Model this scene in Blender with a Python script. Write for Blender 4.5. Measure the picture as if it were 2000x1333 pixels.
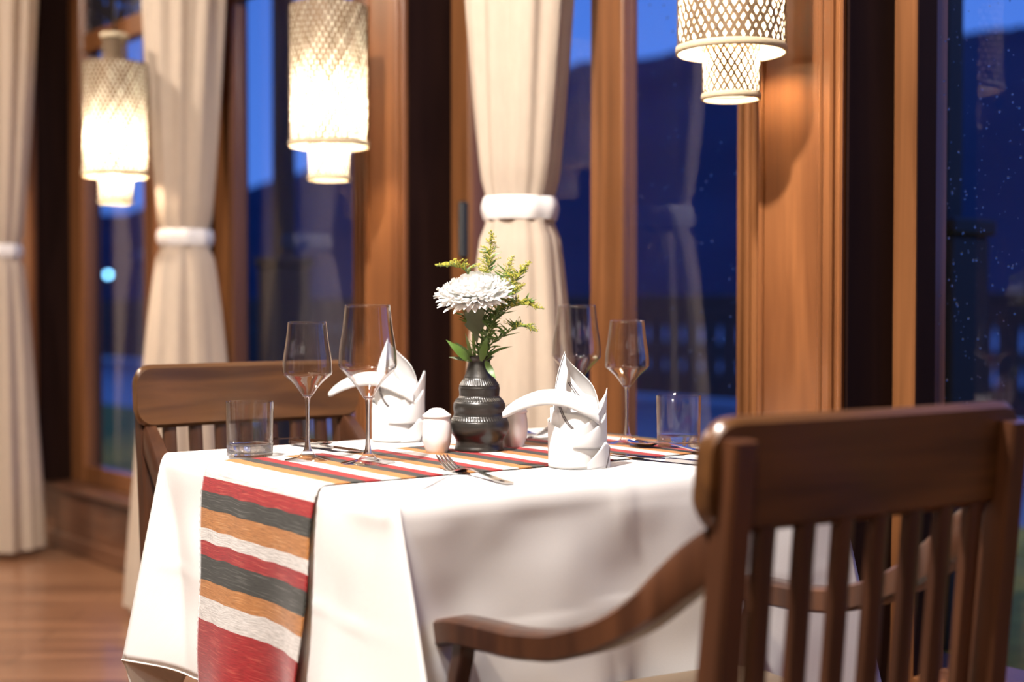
import bpy, math, random
from mathutils import Vector, Matrix, Euler, noise
for o in list(bpy.data.objects): bpy.data.objects.remove(o)
S = bpy.context.scene
COL = S.collection
PI = math.pi
R = math.radians
random.seed(7)

# ------------------------------------------------------------------ frame of the room
TH = math.atan2(.634, .773)              # the window wall runs at this angle to the view
CU, SU = math.cos(TH), math.sin(TH)
def uv(u, v, z=0.0):
    return Vector((CU*u - SU*v, SU*u + CU*v, z))

# ------------------------------------------------------------------ camera
cam = bpy.data.cameras.new('camera'); camo = bpy.data.objects.new('camera', cam); COL.objects.link(camo)
camo.location = (0, 0, .993)
camo.rotation_euler = (R(90-1.42), 0, 0)
cam.sensor_width = 36; cam.lens = 36*2685/2000
cam.dof.use_dof = True; cam.dof.focus_distance = 2.17; cam.dof.aperture_fstop = 2.1
cam.clip_end = 3000
S.camera = camo

# ------------------------------------------------------------------ exposure
S.view_settings.view_transform = 'Standard'; S.view_settings.look = 'None'
S.view_settings.gamma = 1; S.view_settings.exposure = 0.0
S.view_settings.use_curve_mapping = False
cy = S.cycles
cy.max_bounces = 10; cy.transparent_max_bounces = 16; cy.transmission_bounces = 10
cy.glossy_bounces = 4; cy.diffuse_bounces = 4
cy.use_denoising = True
cy.sample_clamp_indirect = 6
cy.blur_glossy = .5
cy.caustics_refractive = True; cy.caustics_reflective = False

# ------------------------------------------------------------------ dusk sky
W = bpy.data.worlds.new('dusk'); S.world = W; W.use_nodes = True
nt = W.node_tree; nt.nodes.clear()
out = nt.nodes.new('ShaderNodeOutputWorld'); bg = nt.nodes.new('ShaderNodeBackground')
tc = nt.nodes.new('ShaderNodeTexCoord'); sp = nt.nodes.new('ShaderNodeSeparateXYZ'); cr = nt.nodes.new('ShaderNodeValToRGB')
nt.links.new(tc.outputs['Generated'], sp.inputs[0]); nt.links.new(sp.outputs['Z'], cr.inputs[0])
nt.links.new(cr.outputs[0], bg.inputs[0]); nt.links.new(bg.outputs[0], out.inputs[0])
cr.color_ramp.elements[0].position = 0.0; cr.color_ramp.elements[0].color = (.085, .24, .86, 1)
cr.color_ramp.elements[1].position = .55; cr.color_ramp.elements[1].color = (.03, .10, .48, 1)
bg.inputs[1].default_value = 1.2

# ------------------------------------------------------------------ room lights (ceiling lamps behind and left of the camera)
def area(name, loc, target, size, power, color, spread=170):
    l = bpy.data.lights.new(name, 'AREA'); l.shape = 'DISK'; l.size = size; l.energy = power; l.color = color
    l.spread = R(spread)
    o = bpy.data.objects.new(name, l); COL.objects.link(o); o.location = loc
    d = Vector(target) - Vector(loc); o.rotation_euler = d.to_track_quat('-Z', 'Y').to_euler()
    return o
WARM = (1.0, .80, .60); NEUT = (1.0, .88, .77)
area('ceiling_spot_key', (-.63, 1.16, 2.92), (-.05, 2.2, .7), .14, 166, (1, .93, .87))
area('ceiling_spot_back', (-.2, -.5, 2.85), (.3, 1.8, .6), .16, 24, WARM)
area('ceiling_spot_left', (-2.6, 3.4, 2.85), (-1.6, 4.2, .6), .2, 60, NEUT)
area('ceiling_spot_far', (-3.3, 5.4, 2.85), (-2.2, 5.8, 0), .2, 80, WARM)
for k_, (u_, v_) in enumerate(((-1.2, .2), (-.6, 3.0), (.9, -.5), (-1.9, 1.6), (.1, 4.6), (1.3, -1.3))):
    p_ = uv(u_, v_, 2.9); area('ceiling_downlight', p_, (p_.x, p_.y, 0), .07, 5, NEUT)
area('ceiling_spot_rear', (-2.2, -.6, 2.85), (0, 1.5, .5), .16, 14, NEUT)

# ------------------------------------------------------------------ materials
def mat(name):
    m = bpy.data.materials.new(name); m.use_nodes = True
    n = m.node_tree; b = n.nodes['Principled BSDF']
    return m, n, b
def simple(name, col, rough=.5, metal=0, spec=.5, noise_amt=.08, scale=30, bump=0, **kw):
    m, n, b = mat(name)
    b.inputs['Roughness'].default_value = rough; b.inputs['Metallic'].default_value = metal
    b.inputs['Specular IOR Level'].default_value = spec
    tcn = n.nodes.new('ShaderNodeTexCoord'); nz = n.nodes.new('ShaderNodeTexNoise'); nz.inputs['Scale'].default_value = scale
    n.links.new(tcn.outputs['Object'], nz.inputs['Vector'])
    mx = n.nodes.new('ShaderNodeMix'); mx.data_type = 'RGBA'
    mx.inputs[6].default_value = (*[c*(1-noise_amt) for c in col], 1); mx.inputs[7].default_value = (*[min(1, c*(1+noise_amt)) for c in col], 1)
    n.links.new(nz.outputs['Fac'], mx.inputs[0]); n.links.new(mx.outputs[2], b.inputs['Base Color'])
    if bump:
        bp = n.nodes.new('ShaderNodeBump'); bp.inputs['Strength'].default_value = bump; bp.inputs['Distance'].default_value = .002
        n.links.new(nz.outputs['Fac'], bp.inputs['Height']); n.links.new(bp.outputs[0], b.inputs['Normal'])
    for k, v in kw.items(): b.inputs[k.replace('_', ' ')].default_value = v
    return m
def wood(name, c1, c2, rough=.3, stretch=(22, 22, 1.4), coat=.35, scale=1.0, bump=.15):
    m, n, b = mat(name)
    tcn = n.nodes.new('ShaderNodeTexCoord'); mp = n.nodes.new('ShaderNodeMapping'); mp.inputs['Scale'].default_value = stretch
    nz = n.nodes.new('ShaderNodeTexNoise'); nz.inputs['Scale'].default_value = scale; nz.inputs['Detail'].default_value = 6; nz.inputs['Distortion'].default_value = .6
    nz2 = n.nodes.new('ShaderNodeTexNoise'); nz2.inputs['Scale'].default_value = 2.2
    r = n.nodes.new('ShaderNodeValToRGB')
    r.color_ramp.elements[0].position = .32; r.color_ramp.elements[0].color = (*c1, 1)
    r.color_ramp.elements[1].position = .68; r.color_ramp.elements[1].color = (*c2, 1)
    ad = n.nodes.new('ShaderNodeMath'); ad.operation = 'MULTIPLY_ADD'; ad.inputs[1].default_value = .35
    n.links.new(tcn.outputs['Object'], mp.inputs[0]); n.links.new(mp.outputs[0], nz.inputs['Vector']); n.links.new(tcn.outputs['Object'], nz2.inputs['Vector'])
    sb = n.nodes.new('ShaderNodeMath'); sb.operation = 'SUBTRACT'; sb.inputs[1].default_value = .5
    n.links.new(nz2.outputs['Fac'], sb.inputs[0]); n.links.new(sb.outputs[0], ad.inputs[0]); n.links.new(nz.outputs['Fac'], ad.inputs[2])
    n.links.new(ad.outputs[0], r.inputs[0]); n.links.new(r.outputs[0], b.inputs['Base Color'])
    b.inputs['Roughness'].default_value = rough; b.inputs['Coat Weight'].default_value = coat; b.inputs['Coat Roughness'].default_value = .12
    bp = n.nodes.new('ShaderNodeBump'); bp.inputs['Strength'].default_value = bump; bp.inputs['Distance'].default_value = .001
    n.links.new(nz.outputs['Fac'], bp.inputs['Height']); n.links.new(bp.outputs[0], b.inputs['Normal'])
    return m
def fabric(name, c, streak=None, rough=.85, sx=900, sy=900, bump=.3, translucent=0, variation=.06, sheen=0):
    """woven cloth; the thread pattern runs in the UV map"""
    m, n, b = mat(name)
    tcn = n.nodes.new('ShaderNodeTexCoord'); mp = n.nodes.new('ShaderNodeMapping'); mp.inputs['Scale'].default_value = (sx, sy, 1)
    nz = n.nodes.new('ShaderNodeTexNoise'); nz.inputs['Scale'].default_value = 1; nz.inputs['Detail'].default_value = 2
    n.links.new(tcn.outputs['UV'], mp.inputs[0]); n.links.new(mp.outputs[0], nz.inputs['Vector'])
    r = n.nodes.new('ShaderNodeValToRGB')
    c0 = [x*(1-variation) for x in c]; c1 = streak or [min(1, x*(1+variation)) for x in c]
    r.color_ramp.elements[0].position = .38; r.color_ramp.elements[0].color = (*c0, 1)
    r.color_ramp.elements[1].position = .70; r.color_ramp.elements[1].color = (*c1, 1)
    n.links.new(nz.outputs['Fac'], r.inputs[0]); n.links.new(r.outputs[0], b.inputs['Base Color'])
    b.inputs['Roughness'].default_value = rough; b.inputs['Specular IOR Level'].default_value = .25
    b.inputs['Sheen Weight'].default_value = sheen
    if bump:
        bp = n.nodes.new('ShaderNodeBump'); bp.inputs['Strength'].default_value = bump; bp.inputs['Distance'].default_value = .0008
        n.links.new(nz.outputs['Fac'], bp.inputs['Height']); n.links.new(bp.outputs[0], b.inputs['Normal'])
    if translucent:
        tr = n.nodes.new('ShaderNodeBsdfTranslucent'); ms = n.nodes.new('ShaderNodeMixShader'); ms.inputs[0].default_value = translucent
        n.links.new(r.outputs[0], tr.inputs[0]); n.links.new(b.outputs[0], ms.inputs[1]); n.links.new(tr.outputs[0], ms.inputs[2])
        n.links.new(ms.outputs[0], n.nodes['Material Output'].inputs[0])
    return m
def thin_glass(name, strength=1.7, tint=(1, 1, 1), rough=0.0, ior=1.5, power=5, edge=None):
    m, n, b = mat(name); n.nodes.remove(b)
    t = n.nodes.new('ShaderNodeBsdfTransparent'); t.inputs[0].default_value = (*tint, 1)
    edge_r = n.nodes.new('ShaderNodeValToRGB') if edge else None
    g = n.nodes.new('ShaderNodeBsdfGlossy'); g.inputs['Roughness'].default_value = rough
    f = n.nodes.new('ShaderNodeLayerWeight'); f.inputs[0].default_value = .5
    p = n.nodes.new('ShaderNodeMath'); p.operation = 'POWER'; p.inputs[1].default_value = power
    sc_ = n.nodes.new('ShaderNodeMath'); sc_.operation = 'MULTIPLY_ADD'; sc_.inputs[1].default_value = .96; sc_.inputs[2].default_value = .04
    mu = n.nodes.new('ShaderNodeMath'); mu.operation = 'MULTIPLY'; mu.inputs[1].default_value = strength; mu.use_clamp = True
    ms = n.nodes.new('ShaderNodeMixShader')
    if edge:
        edge_r.color_ramp.elements[0].position = .55; edge_r.color_ramp.elements[0].color = (*tint, 1)
        edge_r.color_ramp.elements[1].position = 1; edge_r.color_ramp.elements[1].color = (edge, edge, edge, 1)
        n.links.new(f.outputs['Facing'], edge_r.inputs[0]); n.links.new(edge_r.outputs[0], t.inputs[0])
    n.links.new(f.outputs['Facing'], p.inputs[0]); n.links.new(p.outputs[0], sc_.inputs[0]); n.links.new(sc_.outputs[0], mu.inputs[0]); n.links.new(mu.outputs[0], ms.inputs[0])
    n.links.new(t.outputs[0], ms.inputs[1]); n.links.new(g.outputs[0], ms.inputs[2])
    n.links.new(ms.outputs[0], n.nodes['Material Output'].inputs[0])
    return m
def emit(name, col, strength):
    m, n, b = mat(name); n.nodes.remove(b)
    e = n.nodes.new('ShaderNodeEmission'); e.inputs[0].default_value = (*col, 1); e.inputs[1].default_value = strength
    n.links.new(e.outputs[0], n.nodes['Material Output'].inputs[0]); return m

M = {}
M['pillar'] = wood('stained_pillar_wood', (.13, .046, .016), (.26, .100, .034), .28, (14, 14, 1.0), .22)
M['frame'] = wood('window_frame_wood', (.12, .045, .015), (.22, .086, .030), .3, (30, 30, 1.2), .2)
M['reveal'] = wood('reveal_stain_and_shade', (.008, .003, .0025), (.017, .007, .005), .6, (14, 14, 1.0), 0)  # dark stain plus the shade of the pillar sides, put into the colour
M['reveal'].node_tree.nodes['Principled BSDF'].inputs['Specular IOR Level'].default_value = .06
M['darkwood'] = wood('dark_skirting_wood', (.07, .028, .015), (.14, .06, .03), .35, (3, 3, 18), .3)
M['chair'] = wood('chair_walnut', (.030, .011, .006), (.080, .030, .013), .34, (26, 26, 2.0), .3)
M['rail'] = wood('chair_walnut_rail', (.040, .0165, .006), (.118, .049, .015), .34, (2.2, 26, 26), .3)
M['seat'] = wood('chair_seat_wood', (.085, .055, .034), (.15, .105, .065), .45, (3, 40, 3), .15)
M['cloth'] = fabric('white_table_linen', (.86, .84, .82), sx=420, sy=420, bump=.12, variation=.015, translucent=.12)
M['napkin'] = fabric('white_napkin_linen', (.88, .87, .86), sx=300, sy=300, bump=.1, variation=.01, translucent=.15)
M['stripe'] = fabric('napkin_stripe_thread', (.10, .085, .085), sx=300, sy=300, bump=.1)
M['hem'] = fabric('hem_stitching', (.80, .77, .72), sx=300, sy=300, bump=.1)
def weave(name, c, streak, warp=.12, streak_lo=.55):
    m, n, b = mat(name); L = n.links.new
    tcn = n.nodes.new('ShaderNodeTexCoord')
    def nz(sx, sy, det=2):
        mp = n.nodes.new('ShaderNodeMapping'); mp.inputs['Scale'].default_value = (sx, sy, 1); z = n.nodes.new('ShaderNodeTexNoise'); z.inputs['Scale'].default_value = 1; z.inputs['Detail'].default_value = det
        L(tcn.outputs['UV'], mp.inputs[0]); L(mp.outputs[0], z.inputs['Vector']); return z
    fine, slub = nz(760, 45), nz(520, 16)
    r = n.nodes.new('ShaderNodeValToRGB'); r.color_ramp.elements[0].position = .30; r.color_ramp.elements[0].color = (*[x*.62 for x in c], 1)
    r.color_ramp.elements[1].position = .62; r.color_ramp.elements[1].color = (*c, 1)
    r2 = n.nodes.new('ShaderNodeValToRGB'); r2.color_ramp.elements[0].position = streak_lo; r2.color_ramp.elements[0].color = (0, 0, 0, 1); r2.color_ramp.elements[1].position = streak_lo+.22
    mx = n.nodes.new('ShaderNodeMix'); mx.data_type = 'RGBA'; mx.inputs[7].default_value = (*streak, 1)
    L(fine.outputs['Fac'], r.inputs[0]); L(slub.outputs['Fac'], r2.inputs[0]); L(r2.outputs[0], mx.inputs[0]); L(r.outputs[0], mx.inputs[6])
    wv = n.nodes.new('ShaderNodeTexWave'); wv.bands_direction = 'Y'; wv.inputs['Scale'].default_value = 90; wv.inputs['Distortion'].default_value = .6; wv.inputs['Detail'].default_value = 1
    L(tcn.outputs['UV'], wv.inputs['Vector'])
    r3 = n.nodes.new('ShaderNodeValToRGB'); r3.color_ramp.elements[0].position = .1; v = 1-warp*2.2; r3.color_ramp.elements[0].color = (v, v, v, 1); r3.color_ramp.elements[1].position = .55
    L(wv.outputs['Fac'], r3.inputs[0])
    m2 = n.nodes.new('ShaderNodeMix'); m2.data_type = 'RGBA'; m2.blend_type = 'MULTIPLY'; m2.inputs[0].default_value = 1
    L(mx.outputs[2], m2.inputs[6]); L(r3.outputs[0], m2.inputs[7]); L(m2.outputs[2], b.inputs['Base Color'])
    b.inputs['Roughness'].default_value = .85; b.inputs['Specular IOR Level'].default_value = .3
    b.inputs['Sheen Weight'].default_value = .22; b.inputs['Sheen Roughness'].default_value = .35
    bp = n.nodes.new('ShaderNodeBump'); bp.inputs['Strength'].default_value = .5; bp.inputs['Distance'].default_value = .0008
    L(fine.outputs['Fac'], bp.inputs['Height']); L(bp.outputs[0], b.inputs['Normal'])
    return m
M['r_white'] = weave('runner_white', (.74, .71, .68), (.42, .39, .36), .16)
M['r_gold'] = weave('runner_gold', (.46, .19, .055), (.62, .33, .13))
M['r_black'] = weave('runner_black', (.040, .040, .034), (.13, .13, .115), .08)
M['r_red'] = weave('runner_red', (.33, .018, .020), (.52, .10, .07), .10)
M['curtain'] = fabric('cream_curtain', (.62, .505, .395), sx=60, sy=60, bump=.1, translucent=.30, variation=.03, rough=.7)
M['tie'] = fabric('curtain_tie', (.83, .78, .74), sx=60, sy=60, bump=.1, variation=.03)
M['bamboo'] = fabric('woven_bamboo', (.17, .11, .06), sx=40, sy=40, bump=0, translucent=.08, variation=.2, rough=.6)
M['liner'] = fabric('paper_liner', (.86, .80, .68), sx=20, sy=20, bump=0, translucent=.62, variation=.04, rough=.8)
M['bamboo_rim'] = fabric('bamboo_rim', (.55, .45, .30), sx=40, sy=40, bump=0, translucent=.1, variation=.1, rough=.6)
M['bulb'] = emit('bulb_glow', (1, .82, .60), 520)
M['cord'] = simple('black_cord', (.02, .02, .02), .5)
M['glass_thin'] = thin_glass('drinking_glass_wall', 1.6, (.992, .992, .992), power=3.4, edge=.9)
m, n, b = mat('crystal'); b.inputs['Transmission Weight'].default_value = 1; b.inputs['Roughness'].default_value = 0; b.inputs['IOR'].default_value = 1.5; M['crystal'] = m
tn = n.nodes.new('ShaderNodeBsdfTransparent'); ms = n.nodes.new('ShaderNodeMixShader'); ms.inputs[0].default_value = .18
n.links.new(b.outputs[0], ms.inputs[1]); n.links.new(tn.outputs[0], ms.inputs[2]); n.links.new(ms.outputs[0], n.nodes['Material Output'].inputs[0])
M['pane'] = thin_glass('window_glass', 1.5)
m, n, b = mat('rain_drop'); b.inputs['Transmission Weight'].default_value = 1; b.inputs['Roughness'].default_value = 0; b.inputs['IOR'].default_value = 1.33; M['drop'] = m
M['steel'] = simple('polished_steel', (.72, .70, .68), .11, 1.0, noise_amt=.02, scale=8)
M['porcelain'] = simple('white_porcelain', (.82, .79, .77), .16, 0, noise_amt=.01, scale=5, Coat_Weight=.6)
M['hole'] = simple('dark_hole', (.05, .04, .04), .8)
M['petal'] = simple('white_petal', (.90, .90, .89), .6, noise_amt=.02, scale=60)
n = M['petal'].node_tree; tr = n.nodes.new('ShaderNodeBsdfTranslucent'); tr.inputs[0].default_value = (.93, .93, .90, 1); ms = n.nodes.new('ShaderNodeMixShader'); ms.inputs[0].default_value = .38
n.links.new(n.nodes['Principled BSDF'].outputs[0], ms.inputs[1]); n.links.new(tr.outputs[0], ms.inputs[2]); n.links.new(ms.outputs[0], n.nodes['Material Output'].inputs[0])
M['leaf'] = simple('green_leaf', (.075, .145, .022), .45, noise_amt=.35, scale=60)
M['leaf_grey'] = simple('grey_green_leaf', (.085, .105, .05), .6, noise_amt=.25, scale=90)
M['stem'] = simple('green_stem', (.13, .19, .045), .5, noise_amt=.2, scale=50)
M['floret'] = simple('yellow_floret', (.44, .41, .045), .6, noise_amt=.25, scale=120)
M['terrace'] = simple('pale_terrace_paving', (.30, .33, .36), .30, noise_amt=.2, scale=1.5)
M['grass'] = simple('lawn_turf', (.36, .33, .04), .9, noise_amt=.5, scale=9, bump=.5)
M['hill'] = simple('wooded_hill', (.05, .075, .12), 1.0, noise_amt=.35, scale=.03, spec=0)
M['outwood'] = simple('weathered_rail_wood', (.06, .036, .026), .7, noise_amt=.3, scale=6)
M['outdark'] = simple('dark_painted_post', (.012, .012, .014), .6, noise_amt=.2, scale=6)
M['plaster'] = simple('warm_plaster', (.55, .45, .35), .85, noise_amt=.06, scale=3)
M['ceil'] = wood('ceiling_boards', (.16, .085, .04), (.26, .14, .07), .5, (2, 20, 2), .1)

# vase: burnished black clay
m, n, b = mat('burnished_black_clay')
tcn = n.nodes.new('ShaderNodeTexCoord'); mp = n.nodes.new('ShaderNodeMapping'); mp.inputs['Scale'].default_value = (14, 14, 160)
nz = n.nodes.new('ShaderNodeTexNoise'); nz.inputs['Detail'].default_value = 4; nz.inputs['Scale'].default_value = 1
n.links.new(tcn.outputs['Object'], mp.inputs[0]); n.links.new(mp.outputs[0], nz.inputs['Vector'])
r_ = n.nodes.new('ShaderNodeValToRGB'); r_.color_ramp.elements[0].color = (.008, .007, .006, 1); r_.color_ramp.elements[1].color = (.028, .025, .021, 1)
n.links.new(nz.outputs['Fac'], r_.inputs[0]); n.links.new(r_.outputs[0], b.inputs['Base Color'])
bp = n.nodes.new('ShaderNodeBump'); bp.inputs['Strength'].default_value = .25; bp.inputs['Distance'].default_value = .0012
n.links.new(nz.outputs['Fac'], bp.inputs['Height']); n.links.new(bp.outputs[0], b.inputs['Normal'])
b.inputs['Roughness'].default_value = .34; b.inputs['Specular IOR Level'].default_value = .6
M['clay'] = m

# floor boards
m, n, b = mat('floor_boards')
tcn = n.nodes.new('ShaderNodeTexCoord'); mp = n.nodes.new('ShaderNodeMapping'); mp.inputs['Rotation'].default_value = (0, 0, 0)
br = n.nodes.new('ShaderNodeTexBrick'); br.inputs['Scale'].default_value = 1; br.inputs['Brick Width'].default_value = 1.4; br.inputs['Row Height'].default_value = .14
br.inputs['Mortar Size'].default_value = .002; br.inputs['Color1'].default_value = (.21, .095, .048, 1); br.inputs['Color2'].default_value = (.28, .135, .07, 1); br.inputs['Mortar'].default_value = (.08, .035, .015, 1)
mp2 = n.nodes.new('ShaderNodeMapping'); mp2.inputs['Scale'].default_value = (1.2, 12, 1)
nz = n.nodes.new('ShaderNodeTexNoise'); nz.inputs['Scale'].default_value = 1.4; nz.inputs['Detail'].default_value = 5
n.links.new(tcn.outputs['Object'], mp.inputs[0]); n.links.new(mp.outputs[0], br.inputs['Vector']); n.links.new(tcn.outputs['Object'], mp2.inputs[0]); n.links.new(mp2.outputs[0], nz.inputs['Vector'])
mx = n.nodes.new('ShaderNodeMix'); mx.data_type = 'RGBA'; mx.blend_type = 'MULTIPLY'; mx.inputs[0].default_value = .8
rr = n.nodes.new('ShaderNodeValToRGB'); rr.color_ramp.elements[0].position = .3; rr.color_ramp.elements[0].color = (.45, .42, .4, 1); rr.color_ramp.elements[1].position = .7
n.links.new(nz.outputs['Fac'], rr.inputs[0]); n.links.new(br.outputs['Color'], mx.inputs[6]); n.links.new(rr.outputs[0], mx.inputs[7]); n.links.new(mx.outputs[2], b.inputs['Base Color'])
b.inputs['Roughness'].default_value = .33; b.inputs['Coat Weight'].default_value = .2
M['floor'] = m

# textured transom glass
m, n, b = mat('frosted_pattern_glass'); n.nodes.remove(b)
t = n.nodes.new('ShaderNodeBsdfTransparent'); g = n.nodes.new('ShaderNodeBsdfPrincipled'); g.inputs['Base Color'].default_value = (.015, .015, .02, 1); g.inputs['Roughness'].default_value = .3
tcn = n.nodes.new('ShaderNodeTexCoord'); vo = n.nodes.new('ShaderNodeTexVoronoi'); vo.inputs['Scale'].default_value = 28
rr = n.nodes.new('ShaderNodeValToRGB'); rr.color_ramp.elements[0].position = .25; rr.color_ramp.elements[1].position = .55
rr.color_ramp.elements[0].color = (.35, .35, .35, 1)
ms = n.nodes.new('ShaderNodeMixShader'); n.links.new(tcn.outputs['Object'], vo.inputs['Vector']); n.links.new(vo.outputs['Distance'], rr.inputs[0]); n.links.new(rr.outputs[0], ms.inputs[0])
n.links.new(t.outputs[0], ms.inputs[1]); n.links.new(g.outputs[0], ms.inputs[2]); n.links.new(ms.outputs[0], n.nodes['Material Output'].inputs[0])
M['transom'] = m

# ------------------------------------------------------------------ mesh helpers
class MB:
    def __init__(s): s.v = []; s.f = []; s.m = []; s.uv = []
    def add(s, vs, fs, mi=0, uvs=None):
        o = len(s.v); s.v += [Vector(p) for p in vs]
        s.uv += list(uvs) if uvs else [(p[0], p[1]) for p in vs]
        for f in fs: s.f.append([i+o for i in f]); s.m.append(mi)
    def box(s, x0, x1, y0, y1, z0, z1, mi=0, mx=None, bev=0):
        if bev > 0:
            b = min(bev, (x1-x0)*.45, (y1-y0)*.45, (z1-z0)*.45)
            # chamfered along all edges: build by 3 slabs of verts
            vs = []; 
            for sx in (0, 1):
                for sy in (0, 1):
                    for sz in (0, 1):
                        x = x1 if sx else x0; y = y1 if sy else y0; z = z1 if sz else z0
                        dx = -b if sx else b; dy = -b if sy else b; dz = -b if sz else b
                        vs += [(x, y+dy, z+dz), (x+dx, y, z+dz), (x+dx, y+dy, z)]
            def i(a, b_, c, k): return (a*4+b_*2+c)*3+k
            fs = []
            for a in (0, 1):
                q = [i(a, 0, 0, 0), i(a, 1, 0, 0), i(a, 1, 1, 0), i(a, 0, 1, 0)]; fs.append(q if a else q[::-1])
                q = [i(0, a, 0, 1), i(1, a, 0, 1), i(1, a, 1, 1), i(0, a, 1, 1)]; fs.append(q[::-1] if a else q)
                q = [i(0, 0, a, 2), i(1, 0, a, 2), i(1, 1, a, 2), i(0, 1, a, 2)]; fs.append(q if a else q[::-1])
            for a in (0, 1):
                for c in (0, 1):
                    fs.append([i(a, c, 0, 0), i(a, c, 1, 0), i(a, c, 1, 1), i(a, c, 0, 1)])
                    fs.append([i(a, 0, c, 0), i(a, 1, c, 0), i(a, 1, c, 2), i(a, 0, c, 2)])
                    fs.append([i(0, a, c, 1), i(1, a, c, 1), i(1, a, c, 2), i(0, a, c, 2)])
                    for e in (0, 1): fs.append([i(a, c, e, 0), i(a, c, e, 1), i(a, c, e, 2)])
        else:
            vs = [(x, y, z) for x in (x0, x1) for y in (y0, y1) for z in (z0, z1)]
            fs = [(0, 1, 3, 2), (4, 6, 7, 5), (0, 4, 5, 1), (2, 3, 7, 6), (0, 2, 6, 4), (1, 5, 7, 3)]
        if mx: vs = [mx @ Vector(p) for p in vs]
        s.add(vs, fs, mi)
    def grid(s, P, nu, nv, mi=0, closeu=False, UV=None):
        vs = []; uvs = []
        nuu = nu if closeu else nu+1
        for j in range(nv+1):
            for i in range(nuu):
                vs.append(P(i/nu, j/nv)); uvs.append(UV(i/nu, j/nv) if UV else (i/nu, j/nv))
        fs = []
        for j in range(nv):
            for i in range(nu):
                a = j*nuu+i; b = j*nuu+(i+1) % nuu
                fs.append((a, b, b+nuu, a+nuu))
        s.add(vs, fs, mi, uvs)
    def lathe(s, prof, seg=48, mi=0, mx=None, fn=None, cap0=False, cap1=False):
        vs = []; uvs = []
        for k, (r, z) in enumerate(prof):
            for i in range(seg):
                a = 2*PI*i/seg; rr = fn(r, z, a) if fn else r
                p = Vector((rr*math.cos(a), rr*math.sin(a), z)); vs.append(mx @ p if mx else p); uvs.append((i/seg, k/len(prof)))
        fs = [(k*seg+i, k*seg+(i+1) % seg, (k+1)*seg+(i+1) % seg, (k+1)*seg+i) for k in range(len(prof)-1) for i in range(seg)]
        if cap0: fs.append(tuple(range(seg))[::-1])
        if cap1: fs.append(tuple((len(prof)-1)*seg+i for i in range(seg)))
        s.add(vs, fs, mi, uvs)
    def tube(s, pts, rad, seg=8, mi=0, caps=True, ry=None, up=(0, 0, 1), square=False):
        """sweep along pts; rad may be list; ry gives second radius"""
        pts = [Vector(p) for p in pts]; n = len(pts)
        rs = rad if isinstance(rad, (list, tuple)) else [rad]*n
        rys = (ry if isinstance(ry, (list, tuple)) else [ry]*n) if ry is not None else rs
        vs = []; up = Vector(up)
        for k, p in enumerate(pts):
            t = (pts[min(k+1, n-1)]-pts[max(k-1, 0)]).normalized()
            a = t.cross(up)
            if a.length < 1e-4: a = t.cross(Vector((1, .1, 0)))
            a.normalize(); b = a.cross(t).normalized()
            if square:
                c = .25
                cs = [(1, 1-c), (1-c, 1), (-1+c, 1), (-1, 1-c), (-1, -1+c), (-1+c, -1), (1-c, -1), (1, -1+c)]
                for (x, y) in cs: vs.append(p + a*x*rs[k] + b*y*rys[k])
            else:
                for i in range(seg):
                    an = 2*PI*i/seg; vs.append(p + a*math.cos(an)*rs[k] + b*math.sin(an)*rys[k])
        if square: seg = 8
        fs = [(k*seg+i, k*seg+(i+1) % seg, (k+1)*seg+(i+1) % seg, (k+1)*seg+i) for k in range(n-1) for i in range(seg)]
        if caps: fs += [tuple(range(seg))[::-1], tuple((n-1)*seg+i for i in range(seg))]
        s.add(vs, fs, mi)
    def ball(s, c, r, mi=0, seg=6, rings=4, sz=1):
        vs = [Vector(c)+Vector((0, 0, -r*sz))]
        for k in range(1, rings):
            ph = -PI/2+PI*k/rings
            for i in range(seg):
                a = 2*PI*i/seg; vs.append(Vector(c)+Vector((r*math.cos(ph)*math.cos(a), r*math.cos(ph)*math.sin(a), r*sz*math.sin(ph))))
        vs.append(Vector(c)+Vector((0, 0, r*sz))); L = len(vs)-1
        fs = [(0, 1+(i+1) % seg, 1+i) for i in range(seg)]
        for k in range(rings-2): fs += [(1+k*seg+i, 1+k*seg+(i+1) % seg, 1+(k+1)*seg+(i+1) % seg, 1+(k+1)*seg+i) for i in range(seg)]
        b = 1+(rings-2)*seg
        fs += [(b+i, b+(i+1) % seg, L) for i in range(seg)]
        s.add(vs, fs, mi)
    def build(s, name, mats, parent=None, smooth=True, loc=None, rot=None, fix=True, weld=0):
        me = bpy.data.meshes.new(name); me.from_pydata([tuple(p) for p in s.v], [], s.f)
        if not isinstance(mats, (list, tuple)): mats = [mats]
        for m in mats: me.materials.append(m)
        ul = me.uv_layers.new(name='UVMap')
        for p in me.polygons:
            p.material_index = s.m[p.index]; p.use_smooth = bool(smooth)
            for li in p.loop_indices: ul.data[li].uv = s.uv[me.loops[li].vertex_index]
        if weld:
            import bmesh
            bm = bmesh.new(); bm.from_mesh(me); bmesh.ops.remove_doubles(bm, verts=bm.verts, dist=weld); bm.to_mesh(me); bm.free()
        if fix:
            import bmesh
            bm = bmesh.new(); bm.from_mesh(me); bmesh.ops.recalc_face_normals(bm, faces=bm.faces); bm.to_mesh(me); bm.free()
        if smooth == 'auto' and True:
            me.set_sharp_from_angle(angle=R(40))
        o = bpy.data.objects.new(name, me); COL.objects.link(o)
        if parent: o.parent = parent
        if loc is not None: o.location = loc
        if rot is not None: o.rotation_euler = rot
        return o
def tag(o, label=None, cat=None, group=None, kind=None):
    if label: o['label'] = label
    if cat: o['category'] = cat
    if group: o['group'] = group
    if kind: o['kind'] = kind
    return o
def empty(name, loc, rz=0, **kw):
    o = bpy.data.objects.new(name, None); COL.objects.link(o); o.location = loc; o.rotation_euler = (0, 0, rz)
    o.empty_display_size = .05
    return tag(o, **kw)
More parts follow.
